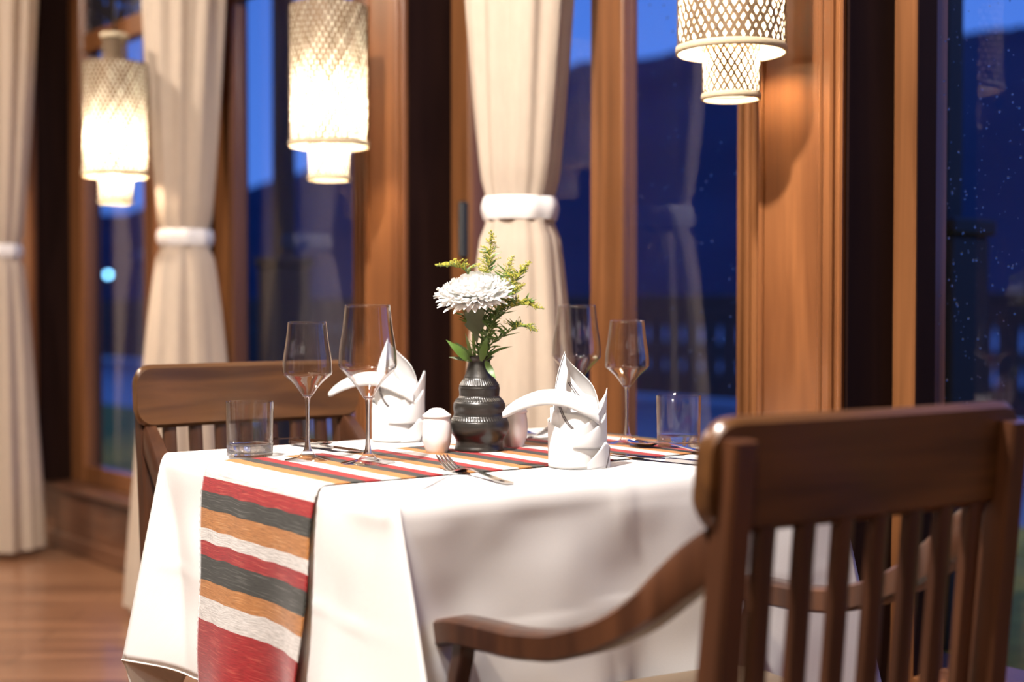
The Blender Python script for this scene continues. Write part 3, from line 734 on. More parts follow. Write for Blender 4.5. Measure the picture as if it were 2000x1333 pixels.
# ================================================================== chairs
def make_chair(name, loc, rz, label):
    e = empty(name, loc, rz, label=label, cat='chair')
    hw = .233
    # back posts: lean back a little towards the top
    def post(sx):
        m = MB(); x = sx*.207
        m.tube([(x, .010, 0), (x, .040, .25), (x, .042, .46), (x, .027, .62), (x, .008, .78), (x, -.004, .864)], [.018, .018, .018, .017, .0160, .0155], ry=[.018, .020, .020, .018, .015, .012], up=(0, 1, 0), square=True)
        return m.build('back_post', M['chair'], e, smooth='auto')
    post(-1); post(1)
    # top rail, rounded ends, slightly curved
    z0, z1, th = .769, .886, .024; n = 40
    m = MB(); secs = []
    rc = .032
    for k in range(n+1):
        x = -hw*math.cos(PI*k/n) if True else 0
        d = hw-abs(x); cut = rc-math.sqrt(max(0, rc*rc-(rc-min(rc, d))**2)) if d < rc else 0
        y = .016-.012*(1-(x/hw)**2)
        zz0, zz1 = z0+cut, z1-cut
        lean = (z1-z0)*.12
        c = .006
        def yy(z): return y-(z-z0)*.10
        sec = []
        hh = max(.002, zz1-zz0); c = min(.007, hh*.3)
        for (yo, zo_) in ((0, zz0+c), (c, zz0), (th-c, zz0), (th, zz0+c), (th, zz1-c), (th-c, zz1), (c, zz1), (0, zz1-c)):
            sec.append(Vector((x, yy(zo_)+yo, zo_)))
        secs.append(sec)
    vs = [p for s_ in secs for p in s_]
    fs = [(8*k+i, 8*k+(i+1) % 8, 8*k+8+(i+1) % 8, 8*k+8+i) for k in range(n) for i in range(8)]+[tuple(range(8)), tuple(8*n+i for i in range(8))[::-1]]
    m.add(vs, fs); m.build('top_rail', M['rail'], e, smooth='auto')
    # lower back rail
    m = MB(); m.box(-.197, .197, .034, .056, .515, .555, bev=.004); m.build('lower_rail', M['rail'], e, smooth=False)
    # seven slats
    for k in range(7):
        x = -.207+.426*(k+1)/8
        m = MB(); cv = -.012*(1-(x/hw)**2)
        m.tube([(x, .046+cv, .54), (x, .037+cv, .64), (x, .028+cv, .74), (x, .022+cv, .80)], .0118, ry=.007, up=(0, 1, 0), square=True)
        m.build('slat', M['chair'], e, smooth='auto')
    # seat, slightly wider at the front
    m = MB()
    def outline(ins=0):
        pts = []
        fw, bw, y0, y1 = .250-ins, .205-ins, .035+ins, .505-ins; r = .045
        pts.append((-bw, y0)); pts.append((bw, y0))
        for k in range(7):
            a = k/6*PI/2; pts.append((fw-r+r*math.cos(a), y1-r-.012+r*math.sin(a)))
        for k in range(1, 8):
            t = k/8; pts.append((lerp(fw-r, -fw+r, t), y1-.012+.014*math.sin(PI*t)))
        for k in range(7):
            a = PI/2+k/6*PI/2; pts.append((-fw+r+r*math.cos(a), y1-r-.012+r*math.sin(a)))
        return pts
    lay = [(0.012, .446), (0, .452), (0, .470), (.004, .476), (.012, .478), (.05, .474), (.12, .470)]
    vs = []; on = len(outline())
    for ins, z in lay: vs += [(x, y, z) for x, y in outline(ins)]
    fs = [(k*on+i, k*on+(i+1) % on, (k+1)*on+(i+1) % on, (k+1)*on+i) for k in range(len(lay)-1) for i in range(on)]+[tuple(range(on))[::-1], tuple((len(lay)-1)*on+i for i in range(on))]
    m.add(vs, fs); m.build('seat', M['seat'], e, smooth='auto')
    m = MB(); m.box(-.22, .22, .455, .475, .39, .446); m.box(-.19, .19, .05, .07, .39, .446)
    for sx in (-1, 1): m.tube([(sx*.19, .06, .418), (sx*.222, .46, .418)], .010, ry=.026, square=True)
    m.build('seat_frame', M['chair'], e, smooth=False)
    topz = [(0, .768), (.05, .755), (.11, .7335), (.18, .705), (.2456, .681), (.356, .652), (.506, .6256), (.666, .614), (.806, .611), (.93, .607), (.985, .596)]
    for sx in (-1, 1):
        # armrest sweeping down and forward, with a rolled end
        path = []
        for k in range(31):
            t = k/30*.985; path.append(Vector((sx*lerp(.207, .243, t), lerp(.022, .515, t), interp(topz, t)-.017)))
        path = [Vector((p.x, p.y, p.z)) for p in path]
        sm = [path[0]]+[(path[i-1]+path[i]*2+path[i+1])/4 for i in range(1, 30)]+[path[-1]]
        endp = [(sx*.243, .527, .574), (sx*.243, .530, .560), (sx*.243, .524, .548), (sx*.243, .512, .546)]
        m = MB(); allp = sm+[Vector(p) for p in endp]
        wdt = [lerp(.013, .021, min(1, i/10)) for i in range(len(allp))]; thk = [lerp(.026, .0165, min(1, i/9)) for i in range(31)]+[.016, .015, .013, .008]
        m.tube(allp, wdt, ry=thk, square=True); m.build('armrest', M['chair'], e, smooth='auto')
        m = MB(); x = sx*.243
        m.tube(catmull([(x, .465, .600), (x, .455, .57), (x, .470, .52), (x, .468, .48), (x*.975, .445, .43)], 4), .011, ry=[.013]*5+[.012]*4+[.016]*4+[.020]*4, up=(1, 0, 0) if False else (0, 1, 0), square=True)
        m.build('arm_support', M['chair'], e, smooth='auto')
        m = MB(); m.tube([(sx*.222, .462, .446), (sx*.222, .462, .2), (sx*.222, .462, 0)], [.020, .018, .015], up=(0, 1, 0), square=True); m.build('front_leg', M['chair'], e, smooth='auto')
        m = MB(); m.tube([(sx*.214, .04, .20), (sx*.222, .46, .20)], .009, ry=.014, square=True); m.build('stretcher', M['chair'], e, smooth='auto')
    return e
# near chair: centre of the back rail and direction
def chair_at(cx, cy_, ang): return (cx, cy_, 0), ang
ca = make_chair('armchair', (.392, 1.4425, 0), R(33), 'dark wooden slat-back armchair in the right foreground, seen from behind')
cb = make_chair('armchair', (-.519, 2.676, 0), R(180+37), 'dark wooden slat-back armchair behind the left end of the table, facing us')
cb.name = 'armchair.001'

# ================================================================== glassware
def px(x, y, zt=ZT):
    d = (.993-zt)*2685/(y-600); return Vector(((x-1000)/2685*d, d, zt))
ZS = ZT+.0028
def wine_glass(name, pos, label, group, Rm, Rr, hb, hm, ht, Rf):
    e = empty(name, pos, 0, label=label, cat='wine glass', group=group)
    outer = smoothprof([(.0042, hb), (.009, hb+.0055), (Rm*.52, hb+(hm-hb)*.50), (Rm*.86, hb+(hm-hb)*.80), (Rm*.985, hm-.003), (Rm, hm+.006), (Rm*.965, lerp(hm, ht, .30)), (lerp(Rm, Rr, .62), lerp(hm, ht, .62)), (Rr, ht)], 6)
    th = .0011
    prof = outer+[(Rr-th*.5, ht+.0005)]+[(max(.0001, r-th), z) for r, z in reversed(outer[4:])]
    prof += [(.0005, outer[4][1]+.0012)]
    m = MB(); m.lathe(outer[4:]+[(Rr-.0004, ht+.0004), (Rr-th, ht)]+[(max(.0005, r-th), z+.0004) for r, z in reversed(outer[4:-1])]+[(.0003, outer[4][1]+.001)], 72)
    m.build('bowl', M['glass_thin'], e)
    m = MB(); m.lathe(smoothprof([(.0002, .0), (Rf-.0008, .0), (Rf, .0008), (Rf*.8, .0022), (Rf*.42, .0055), (.0105, .0105), (.0075, .0140), (.0002, .0141)], 4), 64); m.build('foot', M['glass_thin'], e)
    st = smoothprof([(.0002, .0143), (.0074, .0143), (.0055, .019), (.0036, .034), (.0031, .06), (.0034, hb-.015), (.0046, hb), (.0085, hb+.0050), (outer[4][0]-.0001, outer[4][1]-.0002), (.0003, outer[4][1]+.0004)], 5)
    m = MB(); m.lathe(st, 64); m.build('stem', M['crystal'], e)
    return e
GG1, GG2 = 'small wine glasses', 'large wine glasses'
wine_glass('wine_glass', px(600, 903, ZT)+Vector((0, 0, .0028)), 'smaller tall wine glass beside the tumbler at the left end of the runner', GG1, .0388, .0302, .097, .138, .2165, .0345)
wine_glass('wine_glass', px(718, 909, ZT)+Vector((0, 0, .0028)), 'larger wine glass second from left, in front of the farther napkin', GG2, .0448, .0348, .0975, .151, .2435, .040)
wine_glass('wine_glass', px(1225, 870, ZT)+Vector((0, 0, .0028)), 'smaller wine glass at right, beside the spoon and right tumbler', GG1, .0388, .0302, .097, .138, .2165, .0345)
wine_glass('wine_glass', px(1126, 857, ZT)+Vector((0, 0, .0028)), 'larger wine glass standing behind the nearer folded napkin', GG2, .0448, .0348, .0975, .151, .2435, .040)
def tumbler(pos, label):
    e = empty('tumbler', pos, 0, label=label, cat='water glass', group='clear straight tumblers')
    Rt, h, bt = .0384, .0872, .019
    m = MB(); m.lathe([(Rt*.965, bt), (Rt, h), (Rt-.0006, h+.0008), (Rt-.0016, h), (Rt*.965-.0018, bt+.003), (Rt*.965-.006, bt+.0004), (.0003, bt+.0012)], 80)
    m.build('wall', M['glass_thin'], e, smooth='auto')
    m = MB(); m.lathe([(.0003, .0012), (Rt*.7, .0010), (Rt*.88, .0), (Rt*.94, .0010), (Rt*.955, .004), (Rt*.965, bt-.0002), (Rt*.965-.003, bt-.0001), (Rt*.965-.008, bt-.0008), (Rt*.5, bt-.0035), (.0003, bt-.0045)], 80)
    m.build('base', M['crystal'], e)
    return e
tumbler(px(487, 895, ZT)+Vector((0, 0, .0028)), 'clear water tumbler at the left end of the runner')
tumbler(px(1326, 876, ZT)+Vector((0, 0, .0028)), 'clear water tumbler at the right, next to the near chair back')

# ================================================================== shakers
def shaker(pos, label):
    e = empty('shaker', pos, 0, label=label, cat='shaker', group='white porcelain shakers')
    m = MB(); m.lathe(smoothprof([(.0003, .001), (.0150, .001), (.0168, .0), (.0180, .002), (.0196, .006), (.0232, .018), (.0244, .031), (.0240, .044), (.0224, .0555), (.0222, .0580)], 4)+[(.0003, .058)], 56); m.build('body', M['porcelain'], e)
    m = MB(); m.lathe(smoothprof([(.0222, .0578), (.0236, .0590), (.0240, .0612), (.0232, .0632), (.0190, .0660), (.0145, .0698), (.0080, .0735), (.0002, .0745)], 4), 56)
    for k in range(5):
        a = 2*PI*k/5; m.ball((.006*math.cos(a), .006*math.sin(a), .0738), .0007, 1)
    m.build('lid', [M['porcelain'], M['hole']], e)
shaker(px(853, 888)+Vector((0, 0, .0024)), 'white porcelain shaker left of the black vase')
shaker(px(1003, 876)+Vector((0, 0, .0024)), 'white porcelain shaker right of the black vase, half hidden by it')

# ================================================================== vase
VP = px(936, 884)+Vector((0, 0, .0024))
vz = 1.412e-4
prof = [(y, w) for y, w in ((1222, 250), (1216, 285), (1200, 294), (1180, 290), (1150, 281), (1100, 280), (1062, 296), (1020, 327), (970, 347), (920, 352), (870, 343), (835, 325), (800, 306), (770, 300), (730, 306), (690, 308), (650, 300), (615, 276), (585, 246), (560, 238), (520, 240), (480, 243), (440, 234), (405, 212), (375, 192), (330, 172), (280, 154), (230, 141), (190, 133), (160, 131), (135, 140), (115, 152), (100, 154))]
pts = [(w*vz, (1222-y)*vz) for y, w in prof]
pp = smoothprof(pts, 5)
bands = [(1222-410)*vz, (1222-603)*vz, (1222-832)*vz]
def carve(r, z, a):
    rr = r
    for zb, hh, nn in ((bands[0], .0062, 50), (bands[1], .0042, 56), (bands[2], .0040, 62)):
        d = (z-zb)/hh
        if abs(d) < 1: rr -= .0010*(1-d*d)*(.5+.5*math.sin(a*nn+d*1.6))-.0003
        if 1 <= abs(d) < 1.25: rr -= .0005
    rr += .0003*noise.noise(Vector((math.cos(a)*2, math.sin(a)*2, z*60)))
    if z > .1565: rr += .0004*math.sin(a*5)
    return rr
ve = empty('vase', VP, 0, label='black clay vase with stacked bulges and carved bands at the table centre', cat='vase')
m = MB(); inner = [(max(.003, r-.004), z) for r, z in reversed(pp) if z > .09]
m.lathe([(.0003, .0)]+pp+[(pp[-1][0]-.002, pp[-1][1]+.0008)]+inner+[(.0003, .088)], 360, fn=carve)
m.build('body', M['clay'], ve)

# ================================================================== flowers (they stand in the vase)
MOUTH = VP+Vector((0, 0, .150))
def fp(x, y, dy=0.0):          # photo point -> point on the upright plane through the vase, moved dy in depth
    d = VP.y+dy
    return Vector(((x-1000)/2685*d, d, .993+(600-y)/2685*d))
def blade(m, base, tip, width, mi=0, bend=.15, n=9, normal=None, lobes=0, fold=.15):
    base, tip = Vector(base), Vector(tip); ax = tip-base; L = ax.length; t = ax.normalized()
    nr = Vector(normal).normalized() if normal is not None else Vector((0, -1, .3)).normalized()
    sd = t.cross(nr); 
    if sd.length < .05: sd = t.cross(Vector((1, 0, 0)))
    sd.normalize(); nr = sd.cross(t).normalized()
    vs = []
    for k in range(n+1):
        s_ = k/n; w = width*.5*math.sin(PI*min(1, s_*.94+.06)**.8)
        if lobes: w = width*.5*interp([(0, .10), (.10, .22), (.22, .30), (.34, .80), (.42, 1.0), (.50, .72), (.58, .80), (.70, .98), (.80, .70), (.88, .62), (1, .1)], s_)
        c = base+ax*s_+nr*(bend*L*math.sin(PI*s_)*.6)
        vs += [c-sd*w+nr*w*fold, c, c+sd*w+nr*w*fold]
    m.add(vs, [(3*k, 3*k+1, 3*k+4, 3*k+3) for k in range(n)]+[(3*k+1, 3*k+2, 3*k+5, 3*k+4) for k in range(n)], mi)
# chrysanthemum
ce = empty('chrysanthemum', VP+Vector((0, 0, .09)), 0, label='large white chrysanthemum on a pale stem in the black vase', cat='flower')
co = ce.location
C0 = fp(929, 590, -.012)          # base of the head
stem = catmull([VP+Vector((-.002, -.004, .092)), fp(927, 705, -.006), fp(925, 650, -.012), C0], 6)
m = MB(); m.tube([p-co for p in stem], [.0028]*len(stem), 10); m.build('stem', M['stem'], ce)
axis = Vector((-.10, -.34, 1)).normalized(); q = axis.to_track_quat('Z', 'Y'); MX = Matrix.Translation(C0-co) @ q.to_matrix().to_4x4()
m = MB(); rnd = random.Random(11)
# petal layers: (count, reach radius, start height, end height, width)
layers = [(30, .068, -.001, .004, .0090), (34, .068, .001, .010, .0092), (34, .066, .003, .016, .0092), (32, .062, .005, .022, .0092), (30, .056, .007, .028, .0090), (26, .049, .009, .033, .0105), (22, .041, .011, .037, .010), (18, .033, .012, .040, .009), (14, .024, .013, .042, .008), (10, .013, .014, .043, .007)]
for li, (cnt, rad, z0, z1, w) in enumerate(layers):
    for k in range(cnt):
        a = 2*PI*(k+.5*(li % 2)+rnd.uniform(-.25, .25))/cnt; L = rad*rnd.uniform(.84, 1.06); dz = rnd.uniform(-.003, .003)
        if li == 0 and rnd.random() < .13: z1_ = -.014*rnd.random()-.004
        else: z1_ = z1+dz
        ca_, sa_ = math.cos(a), math.sin(a); n_ = 8; vs = []
        for s_i in range(n_+1):
            s_ = s_i/n_; r_p = .004+(L-.004)*s_
            zz = lerp(z0, z1_, s_**1.0)+(.010-.004*li*.3)*math.sin(PI*s_)*(.35 if li < 2 else .6)
            if li > 2: r_p = .004+(L-.004)*math.sin(s_*PI*.62)/math.sin(PI*.62)*1.0
            ww = w*.5*(math.sin(PI*min(1, .10+.90*s_)**.75)**.6 if s_ < 1 else .25)*(1.0)
            ww = w*.5*min(1, .35+s_*1.2)*(1 if s_ < .8 else math.sqrt(max(.06, 1-((s_-.8)/.2)**2)))
            cen = Vector((ca_*r_p, sa_*r_p, zz)); sd = Vector((-sa_, ca_, 0))
            vs += [MX@(cen-sd*ww+Vector((0, 0, ww*.55))), MX@cen, MX@(cen+sd*ww+Vector((0, 0, ww*.55)))]
        m.add(vs, [(3*k_, 3*k_+1, 3*k_+4, 3*k_+3) for k_ in range(n_)]+[(3*k_+1, 3*k_+2, 3*k_+5, 3*k_+4) for k_ in range(n_)])
m.build('petals', M['petal'], ce, fix=False)
m = MB(); m.lathe([(.0003, -.007), (.005, -.006), (.010, -.001), (.009, .006), (.0003, .006)], 20, mx=MX); m.build('calyx', M['leaf_grey'], ce)
def leafpart(base, tip, w, mt, parent, name='leaf', **kw):
    m = MB(); blade(m, Vector(base)-co, Vector(tip)-co, w, **kw); return m.build(name, mt, parent, fix=False)
leafpart(fp(931, 668, -.016), fp(924, 586, -.030), .036, M['leaf_grey'], ce, lobes=2.2, n=26, bend=-.06, fold=.12)
leafpart(fp(917, 706, -.018), fp(871, 664, -.028), .014, M['leaf'], ce, n=10)
leafpart(fp(922, 706, -.014), fp(888, 668, -.008), .013, M['leaf'], ce, n=10)
leafpart(fp(915, 705, -.02), fp(876, 698, -.02), .006, M['leaf_grey'], ce, n=8)
leafpart(fp(948, 706, -.02), fp(968, 740, -.036), .011, M['leaf'], ce, n=10, bend=-.2)
leafpart(fp(940, 706, -.02), fp(952, 655, -.02), .013, M['leaf'], ce, n=10)
leafpart(fp(945, 704, -.016), fp(1002, 677, -.02), .013, M['leaf'], ce, n=10, normal=(0, -.4, 1))
leafpart(fp(922, 700, -.01), fp(908, 650, -.004), .006, M['stem'], ce, n=8)

# goldenrod sprigs
def sprig(pts_px, label, seed, spray=.45, n_leaf=14, side=9, dense=1.0):
    rnd = random.Random(seed)
    e = empty('goldenrod_sprig', VP+Vector((0, 0, .09)), 0, label=label, cat='flower', group='yellow goldenrod sprigs in the vase')
    o = e.location
    path = catmull([VP+Vector((rnd.uniform(-.008, .008), rnd.uniform(-.006, .006), .093))]+[fp(*p) for p in pts_px], 10)
    path = [p-o for p in path]; n = len(path)
    ms, mf, mlf = MB(), MB(), MB()
    ms.tube(path, [lerp(.0014, .0005, k/n) for k in range(n)], 6)
    st = int(n*(1-spray))
    for k in range(st, n, 1):
        f = (k-st)/max(1, n-st); ax = (path[min(k+1, n-1)]-path[k-1]).normalized()
        for rep in range(3):
            a = rnd.uniform(0, 2*PI); L = (.026*(1-f)+.004)*rnd.uniform(.45, 1.15)
            sd = (Vector((math.cos(a), math.sin(a)*.7, rnd.uniform(-.1, .5)))).normalized(); sd = (sd+ax*.5).normalized()
            br = [path[k], path[k]+sd*L*.5+Vector((0, 0, .002)), path[k]+sd*L+Vector((0, 0, -.001))]
            ms.tube(br, .00035, 4, caps=False)
            nf = max(2, int(L*620*dense))
            for q_ in range(nf):
                t = (q_+.5)/nf; p = lerp(lerp(br[0], br[1], t), lerp(br[1], br[2], t), t)
                mf.ball(p+Vector((rnd.uniform(-.0018, .0018), rnd.uniform(-.0018, .0018), rnd.uniform(.0003, .0028))), rnd.uniform(.0006, .0013), seg=5, rings=3)
    n_leaf = int(n_leaf*3.2)
    for k in range(n_leaf):
        i = int(lerp(6, n*.82, k/n_leaf)); p = path[i]; a = rnd.uniform(0, 2*PI); L = rnd.uniform(.010, .028)
        tp = p+Vector((math.cos(a), math.sin(a)*.6, rnd.uniform(.1, .9))).normalized()*L
        blade(mlf, p, tp, rnd.uniform(.0018, .0042), n=6, bend=rnd.uniform(-.3, .3), normal=(rnd.uniform(-.6, .6), -1, rnd.uniform(-.3, .8)))
    ms.build('stem', M['stem'], e, fix=False); mf.build('florets', M['floret'], e, fix=False); mlf.build('leaves', M['leaf'], e, fix=False)
    return e
sprig([(943, 640, .0), (950, 560, .012), (957, 500, .012), (960, 456, .008)], 'tallest goldenrod sprig, rising above the white flower', 21, .42)
sprig([(940, 650, .01), (930, 580, .03), (905, 525, .03), (855, 520, .02)], 'goldenrod sprig arching to the left behind the white flower', 22, .30)
sprig([(955, 640, .0), (985, 580, .0), (1010, 540, .006), (1034, 515, .004)], 'goldenrod sprig fanning to the upper right', 23, .45, 18)
sprig([(958, 650, -.01), (985, 610, -.014), (1020, 595, -.014), (1056, 604, -.014)], 'goldenrod sprig nodding at the far right of the bunch', 24, .40, 14)
sprig([(955, 680, -.012), (985, 655, -.02), (1015, 638, -.02), (1046, 648, -.02)], 'short green goldenrod sprig low on the right', 25, .35, 16, dense=.3)
sprig([(930, 660, .0), (912, 625, .0), (895, 592, .0), (870, 597, -.004)], 'small goldenrod sprig peeping out under the white flower on the left', 26, .25, 8, dense=.5)
sprig([(950, 650, .005), (965, 590, .01), (985, 545, .012), (1000, 505, .012)], 'goldenrod sprig between the tallest and the upper right one', 27, .45, 20)
sprig([(948, 670, -.016), (968, 620, -.02), (990, 580, -.02), (1020, 560, -.018)], 'leafy goldenrod sprig in front, right of the white flower', 28, .42, 26)

# ================================================================== napkins
def napkin(pos, rz, label, sc=1.0):
    e = empty('napkin', pos, rz, label=label, cat='napkin', group='folded white napkins with dark stripes')
    e.scale = (sc, sc, sc)
    Rn = .0425; m = MB()
    def cyl(r, th, zz, bulge=0.0): return Vector((r*math.cos(th), r*math.sin(th), zz))
    # angles: -90 deg faces the viewer, 180 left, 0 right
    # inner wrap
    def P1(i, j):
        th = i*2*PI; top = .082+.006*math.cos(th-PI*.9)
        return cyl(.0395+.0008*math.sin(3*th), th, top*j)
    m.grid(P1, 56, 12, closeu=True)
    # outer band: its upper edge climbs from the front left to a point on the right
    def P2(i, j):
        th = R(lerp(-215, 40, i)); tt = i
        top = interp([(0, .074), (.20, .070), (.40, .056), (.55, .066), (.72, .092), (.84, .120), (.90, .114), (1, .095)], tt)
        low = 0.0
        r = Rn+.0012*math.sin(th*2)+(.004 if tt > .7 else 0)*sstep((tt-.7)/.2)*j+.0006*j
        return cyl(r, th, lerp(low, top, j))
    m.grid(P2, 60, 16)
    # second diagonal wrap on the right with rolled upper edge
    def P3(i, j):
        th = R(lerp(-100, 30, i)); top = interp([(0, .040), (.35, .060), (.7, .086), (1, .098)], i); lo = interp([(0, .032), (.5, .030), (1, .0)], i)
        return cyl(Rn+.0026+.001*math.sin(PI*j), th, lerp(lo, top, j))
    m.grid(P3, 30, 10)
    # turned-out corner low on the right, with its own striped edge
    def P4(i, j):
        th = R(lerp(-72, -8, i)); z = lerp(0, interp([(0, .008), (.65, .040), (1, .030)], i), j)
        return cyl(Rn+.0042+.005*sstep(i)*(1-j*.3), th, z)
    m.grid(P4, 16, 8)
    def stripe(f, t0, t1, w, off, n=14):
        vs = []
        for k in range(n+1):
            t = lerp(t0, t1, k/n); a, b_, nrm = f(t, w)
            vs += [a+nrm*off, b_+nrm*off]
        m.add(vs, [(2*k, 2*k+1, 2*k+3, 2*k+2) for k in range(n)], 1)
    def p4s(t, w):
        i = lerp(.62, .99, t); j = lerp(.0, 1, t); a = P4(i, j); b_ = P4(min(1, i+.045), j)
        return a, b_, Vector((a.x, a.y, 0)).normalized()
    stripe(p4s, 0, 1, 1, .0006)
    # tall pointed peak: a sheet that rises round the back and folds to a tip
    TIP = Vector((-.0175, .004, .174))
    def P5(i, j):
        th = R(lerp(205, -5, i)); base = cyl(.037, th, .055)
        rt = interp([(0, 1.0), (.25, 1.0), (.5, .90), (.75, .70), (1, .52)], i)      # right part stays lower
        lim = j*rt
        p = base.lerp(TIP, lim**1.0)
        out_ = math.sin(PI*min(1, lim))
        p += Vector((.012*i*out_*1.4-.006*(1-i)*out_, .006*out_, .012*out_*(1-abs(i-.4))))
        return p
    m.grid(P5, 44, 24)
    # a second leaf in front, on the left of the peak, edge turned over
    def P6(i, j):
        th = R(lerp(228, 246, i)); base = cyl(.0385, th, .05)
        tip = Vector((-.0165, -.004, .172)); p = base.lerp(tip, j)
        w = (1-j)*.6+.15
        p += Vector((lerp(-.010, .002, i)*math.sin(PI*j)*.9-.002*math.sin(PI*j), -.006*math.sin(PI*j), 0))
        return p
    m.grid(P6, 8, 20)
    # front inner sheet crossing to the right: carries the double stripes
    def P7(i, j):
        th = R(lerp(222, 345, i)); base = cyl(.0372, th, .055)
        rt = interp([(0, .98), (.3, .74), (.6, .50), (1, .42)], i)
        tip = Vector((-.0155, .004, .168)); lim = j*rt; p = base.lerp(tip, lim); o_ = math.sin(PI*lim)
        return p+Vector((.016*i*o_, .010*o_, .0))
    m.grid(P7, 36, 20)
    from mathutils.bvhtree import BVHTree
    bv = BVHTree.FromPolygons([tuple(p) for p in m.v], m.f)
    def woven_line(x0, z0, x1, z1, w, n=26):
        vs = []; d = Vector((x1-x0, 0, z1-z0)).normalized(); sd = Vector((d.z, 0, -d.x))*w*.5
        for k in range(n+1):
            t = k/n; bow = .0025*math.sin(PI*t)
            c = Vector((lerp(x0, x1, t)-bow*.6, -.3, lerp(z0, z1, t)-bow))
            for q in (-1, 1):
                hit = bv.ray_cast(c+sd*q, Vector((0, 1, 0)))[0]
                if hit is None: hit = vs[-1] if vs else Vector((c.x, 0, c.z))
                vs.append(Vector((hit.x, hit.y-.0009, hit.z)))
        m.add(vs, [(2*k, 2*k+1, 2*k+3, 2*k+2) for k in range(n)], 1)
    woven_line(-.0125, .127, .0240, .083, .0013); woven_line(-.0098, .1275, .0264, .0845, .0013)
    woven_line(-.0275, .092, -.0085, .0600, .0012); woven_line(-.0250, .0920, -.0060, .0605, .0012)
    # tongue bending out to the left
    cen = catmull([(.034, -.030, .072), (.014, -.040, .090), (-.020, -.044, .105), (-.055, -.040, .106), (-.088, -.036, .095), (-.112, -.034, .080)], 6)
    nC = len(cen)-1
    def P8(i, j):
        c = cen[int(round(j*nC))]; w = interp([(0, .010), (.25, .0155), (.6, .0140), (.85, .0110), (.95, .0090), (1, .0050)], j)
        a = lerp(-1, 1, i)
        return c+Vector((0, .006*a*a-.002, w*a*.78))+Vector((0, w*a*.45, 0))
    m.grid(P8, 10, nC)
    ob = m.build('cloth', [M['napkin'], M['stripe']], e, fix=False)
    md = ob.modifiers.new('thickness', 'SOLIDIFY'); md.thickness = .0009; md.offset = 0
    return e
napkin(px(1126, 913)+Vector((0, 0, .0012)), 0.0, 'folded white napkin at the near side of the table, right of the vase')
napkin(px(776, 862)+Vector((0, 0, .0012)), R(-6), 'folded white napkin behind the larger left wine glass', 1.06)

# ================================================================== cutlery
VDIR = Vector((-SU, CU, 0))
def sheet_item(m, xs, wfun, zfun, th, ny=6, dish=None):
    top, bot = [], []
    n = len(xs)
    for x in xs:
        w = wfun(x)
        for k in range(ny+1):
            y = lerp(-w, w, k/ny); z = zfun(x)+(dish(x, y/w if w > 0 else 0) if dish else 0)
            top.append((x, y, z+th/2)); bot.append((x, y, z-th/2))
    N = ny+1; fs = []
    o2 = len(top)
    for i in range(n-1):
        for k in range(ny):
            a = i*N+k; fs.append((a, a+N, a+N+1, a+1)); fs.append((o2+a, o2+a+1, o2+a+N+1, o2+a+N))
        for k in (0, ny):
            a = i*N+k; q_ = (a, o2+a, o2+a+N, a+N); fs.append(q_ if k == 0 else q_[::-1])
    for i in (0, n-1):
        for k in range(ny):
            a = i*N+k; q_ = (a, a+1, o2+a+1, o2+a); fs.append(q_ if i == 0 else q_[::-1])
    m.add(top+bot, fs)
HZ = [(0, .0016), (.03, .0022), (.07, .0060), (.11, .0105), (.130, .0098)]
def fork_mesh():
    m = MB()
    hw = [(0, .0055), (.006, .0088), (.03, .0085), (.07, .0050), (.11, .0028), (.125, .0032), (.134, .0070), (.143, .0110), (.152, .0122)]
    z = HZ+[(.140, .0058), (.152, .0024), (.165, .0030), (.185, .0105), (.205, .0215)]
    sheet_item(m, [i*.152/40 for i in range(41)], lambda x: interp(hw, x), lambda x: interp(z, x), .0020, 6)
    for k in range(4):
        yc = -.0092+k*.00615
        pts = [(x, yc*lerp(1, .94, (x-.15)/.055), interp(z, x)) for x in [.150+.055*q_/10 for q_ in range(11)]]
        m.tube(pts, [.0021]*8+[.0018, .0014, .0007], ry=[.0011]*11, square=True)
    return m
def spoon_mesh():
    m = MB()
    z = HZ+[(.140, .0070), (.148, .0055), (.170, .0050), (.195, .0060), (.205, .0075)]
    hw = [(0, .0055), (.006, .0088), (.03, .0085), (.07, .0050), (.11, .0028), (.132, .0032), (.139, .0075), (.147, .0150), (.158, .0196), (.170, .0212), (.182, .0202), (.192, .0165), (.199, .0110), (.2045, .0025)]
    def dish(x, a):
        if x < .135: return 0
        t = (x-.135)/.07; return -.0060*math.sin(PI*min(1, t))**.7*(1-a*a)
    sheet_item(m, [i*.2045/90 for i in range(91)], lambda x: interp(hw, x), lambda x: interp(z, x)+.0022*sstep((x-.13)/.01), .0016, 12, dish)
    return m
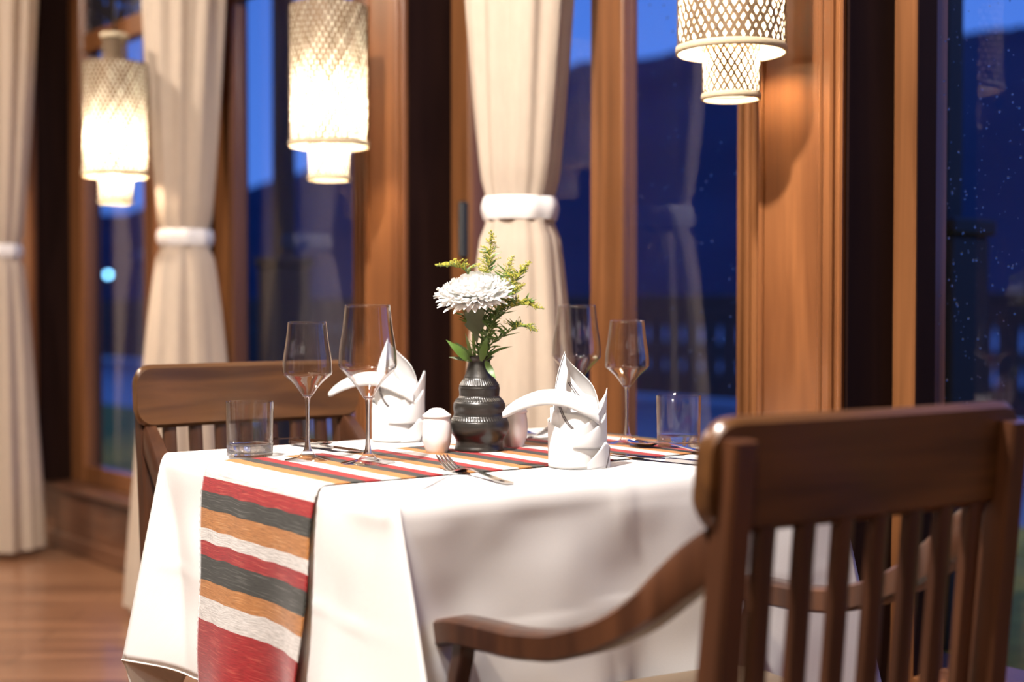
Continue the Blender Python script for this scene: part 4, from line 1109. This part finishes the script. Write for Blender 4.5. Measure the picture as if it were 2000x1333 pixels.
def knife_mesh():
    m = MB()
    hw = [(0, .0055), (.006, .0085), (.05, .0078), (.09, .0062), (.105, .0060), (.112, .0085), (.16, .0105), (.20, .0100), (.215, .0065), (.2225, .0010)]
    th_pts = [i*.2225/60 for i in range(61)]
    sheet_item(m, [x for x in th_pts if x < .108], lambda x: interp(hw, x), lambda x: .0034, .0052, 6, lambda x, a: 0)
    sheet_item(m, [.104]+[x for x in th_pts if x >= .108], lambda x: interp(hw, x), lambda x: .0040, .0012, 4)
    for k in range(14): m.box(.135+k*.005, .137+k*.005, -.0112, -.0100, .0034, .0046)
    return m
steel = M['steel']
def place(name, meshf, end_pos, direction, label, group, cat, z=.0014, roll=0):
    m = meshf(); ob = m.build(name, steel, smooth='auto')
    d = Vector(direction); ob.location = Vector(end_pos)+Vector((0, 0, z)); ob.rotation_euler = (roll, 0, math.atan2(d.y, d.x)); tag(ob, label, cat, group); return ob
dA = VDIR; 
fk = px(998, 950); place('fork', fork_mesh, fk, (px(868, 921)-px(998, 950)), 'steel dinner fork in front of the vase, its tines raised', 'dinner forks', 'fork')
sp_end = px(1258, 878)-dA*.170; place('spoon', spoon_mesh, sp_end, dA, 'steel spoon with bowl up in front of the right tumbler', 'dinner spoons', 'spoon', z=.004)
kn_end = px(1192, 893)-Vector((-.64, .768, 0)).normalized()*.2225
kn_end = px(1192, 894)+(px(1372, 911)-px(1192, 894)).normalized()*.2225
place('knife', knife_mesh, kn_end, px(1192, 894)-px(1372, 911), 'steel table knife on the near edge of the table, below the spoon', 'table knives', 'knife')
place('spoon', spoon_mesh, px(622, 877)+dA*.170, -dA, 'steel spoon behind the smaller left wine glass, reflecting red', 'dinner spoons', 'spoon', z=.004)
place('knife', knife_mesh, px(704, 891)+dA*.2225, -dA, 'steel table knife between the two left wine glasses', 'table knives', 'knife', z=.0034)
place('fork', fork_mesh, px(1040, 856)+dA*.150+Vector((0, 0, .001)), -dA, 'steel dinner fork at the far side, beyond the right shaker', 'dinner forks', 'fork')
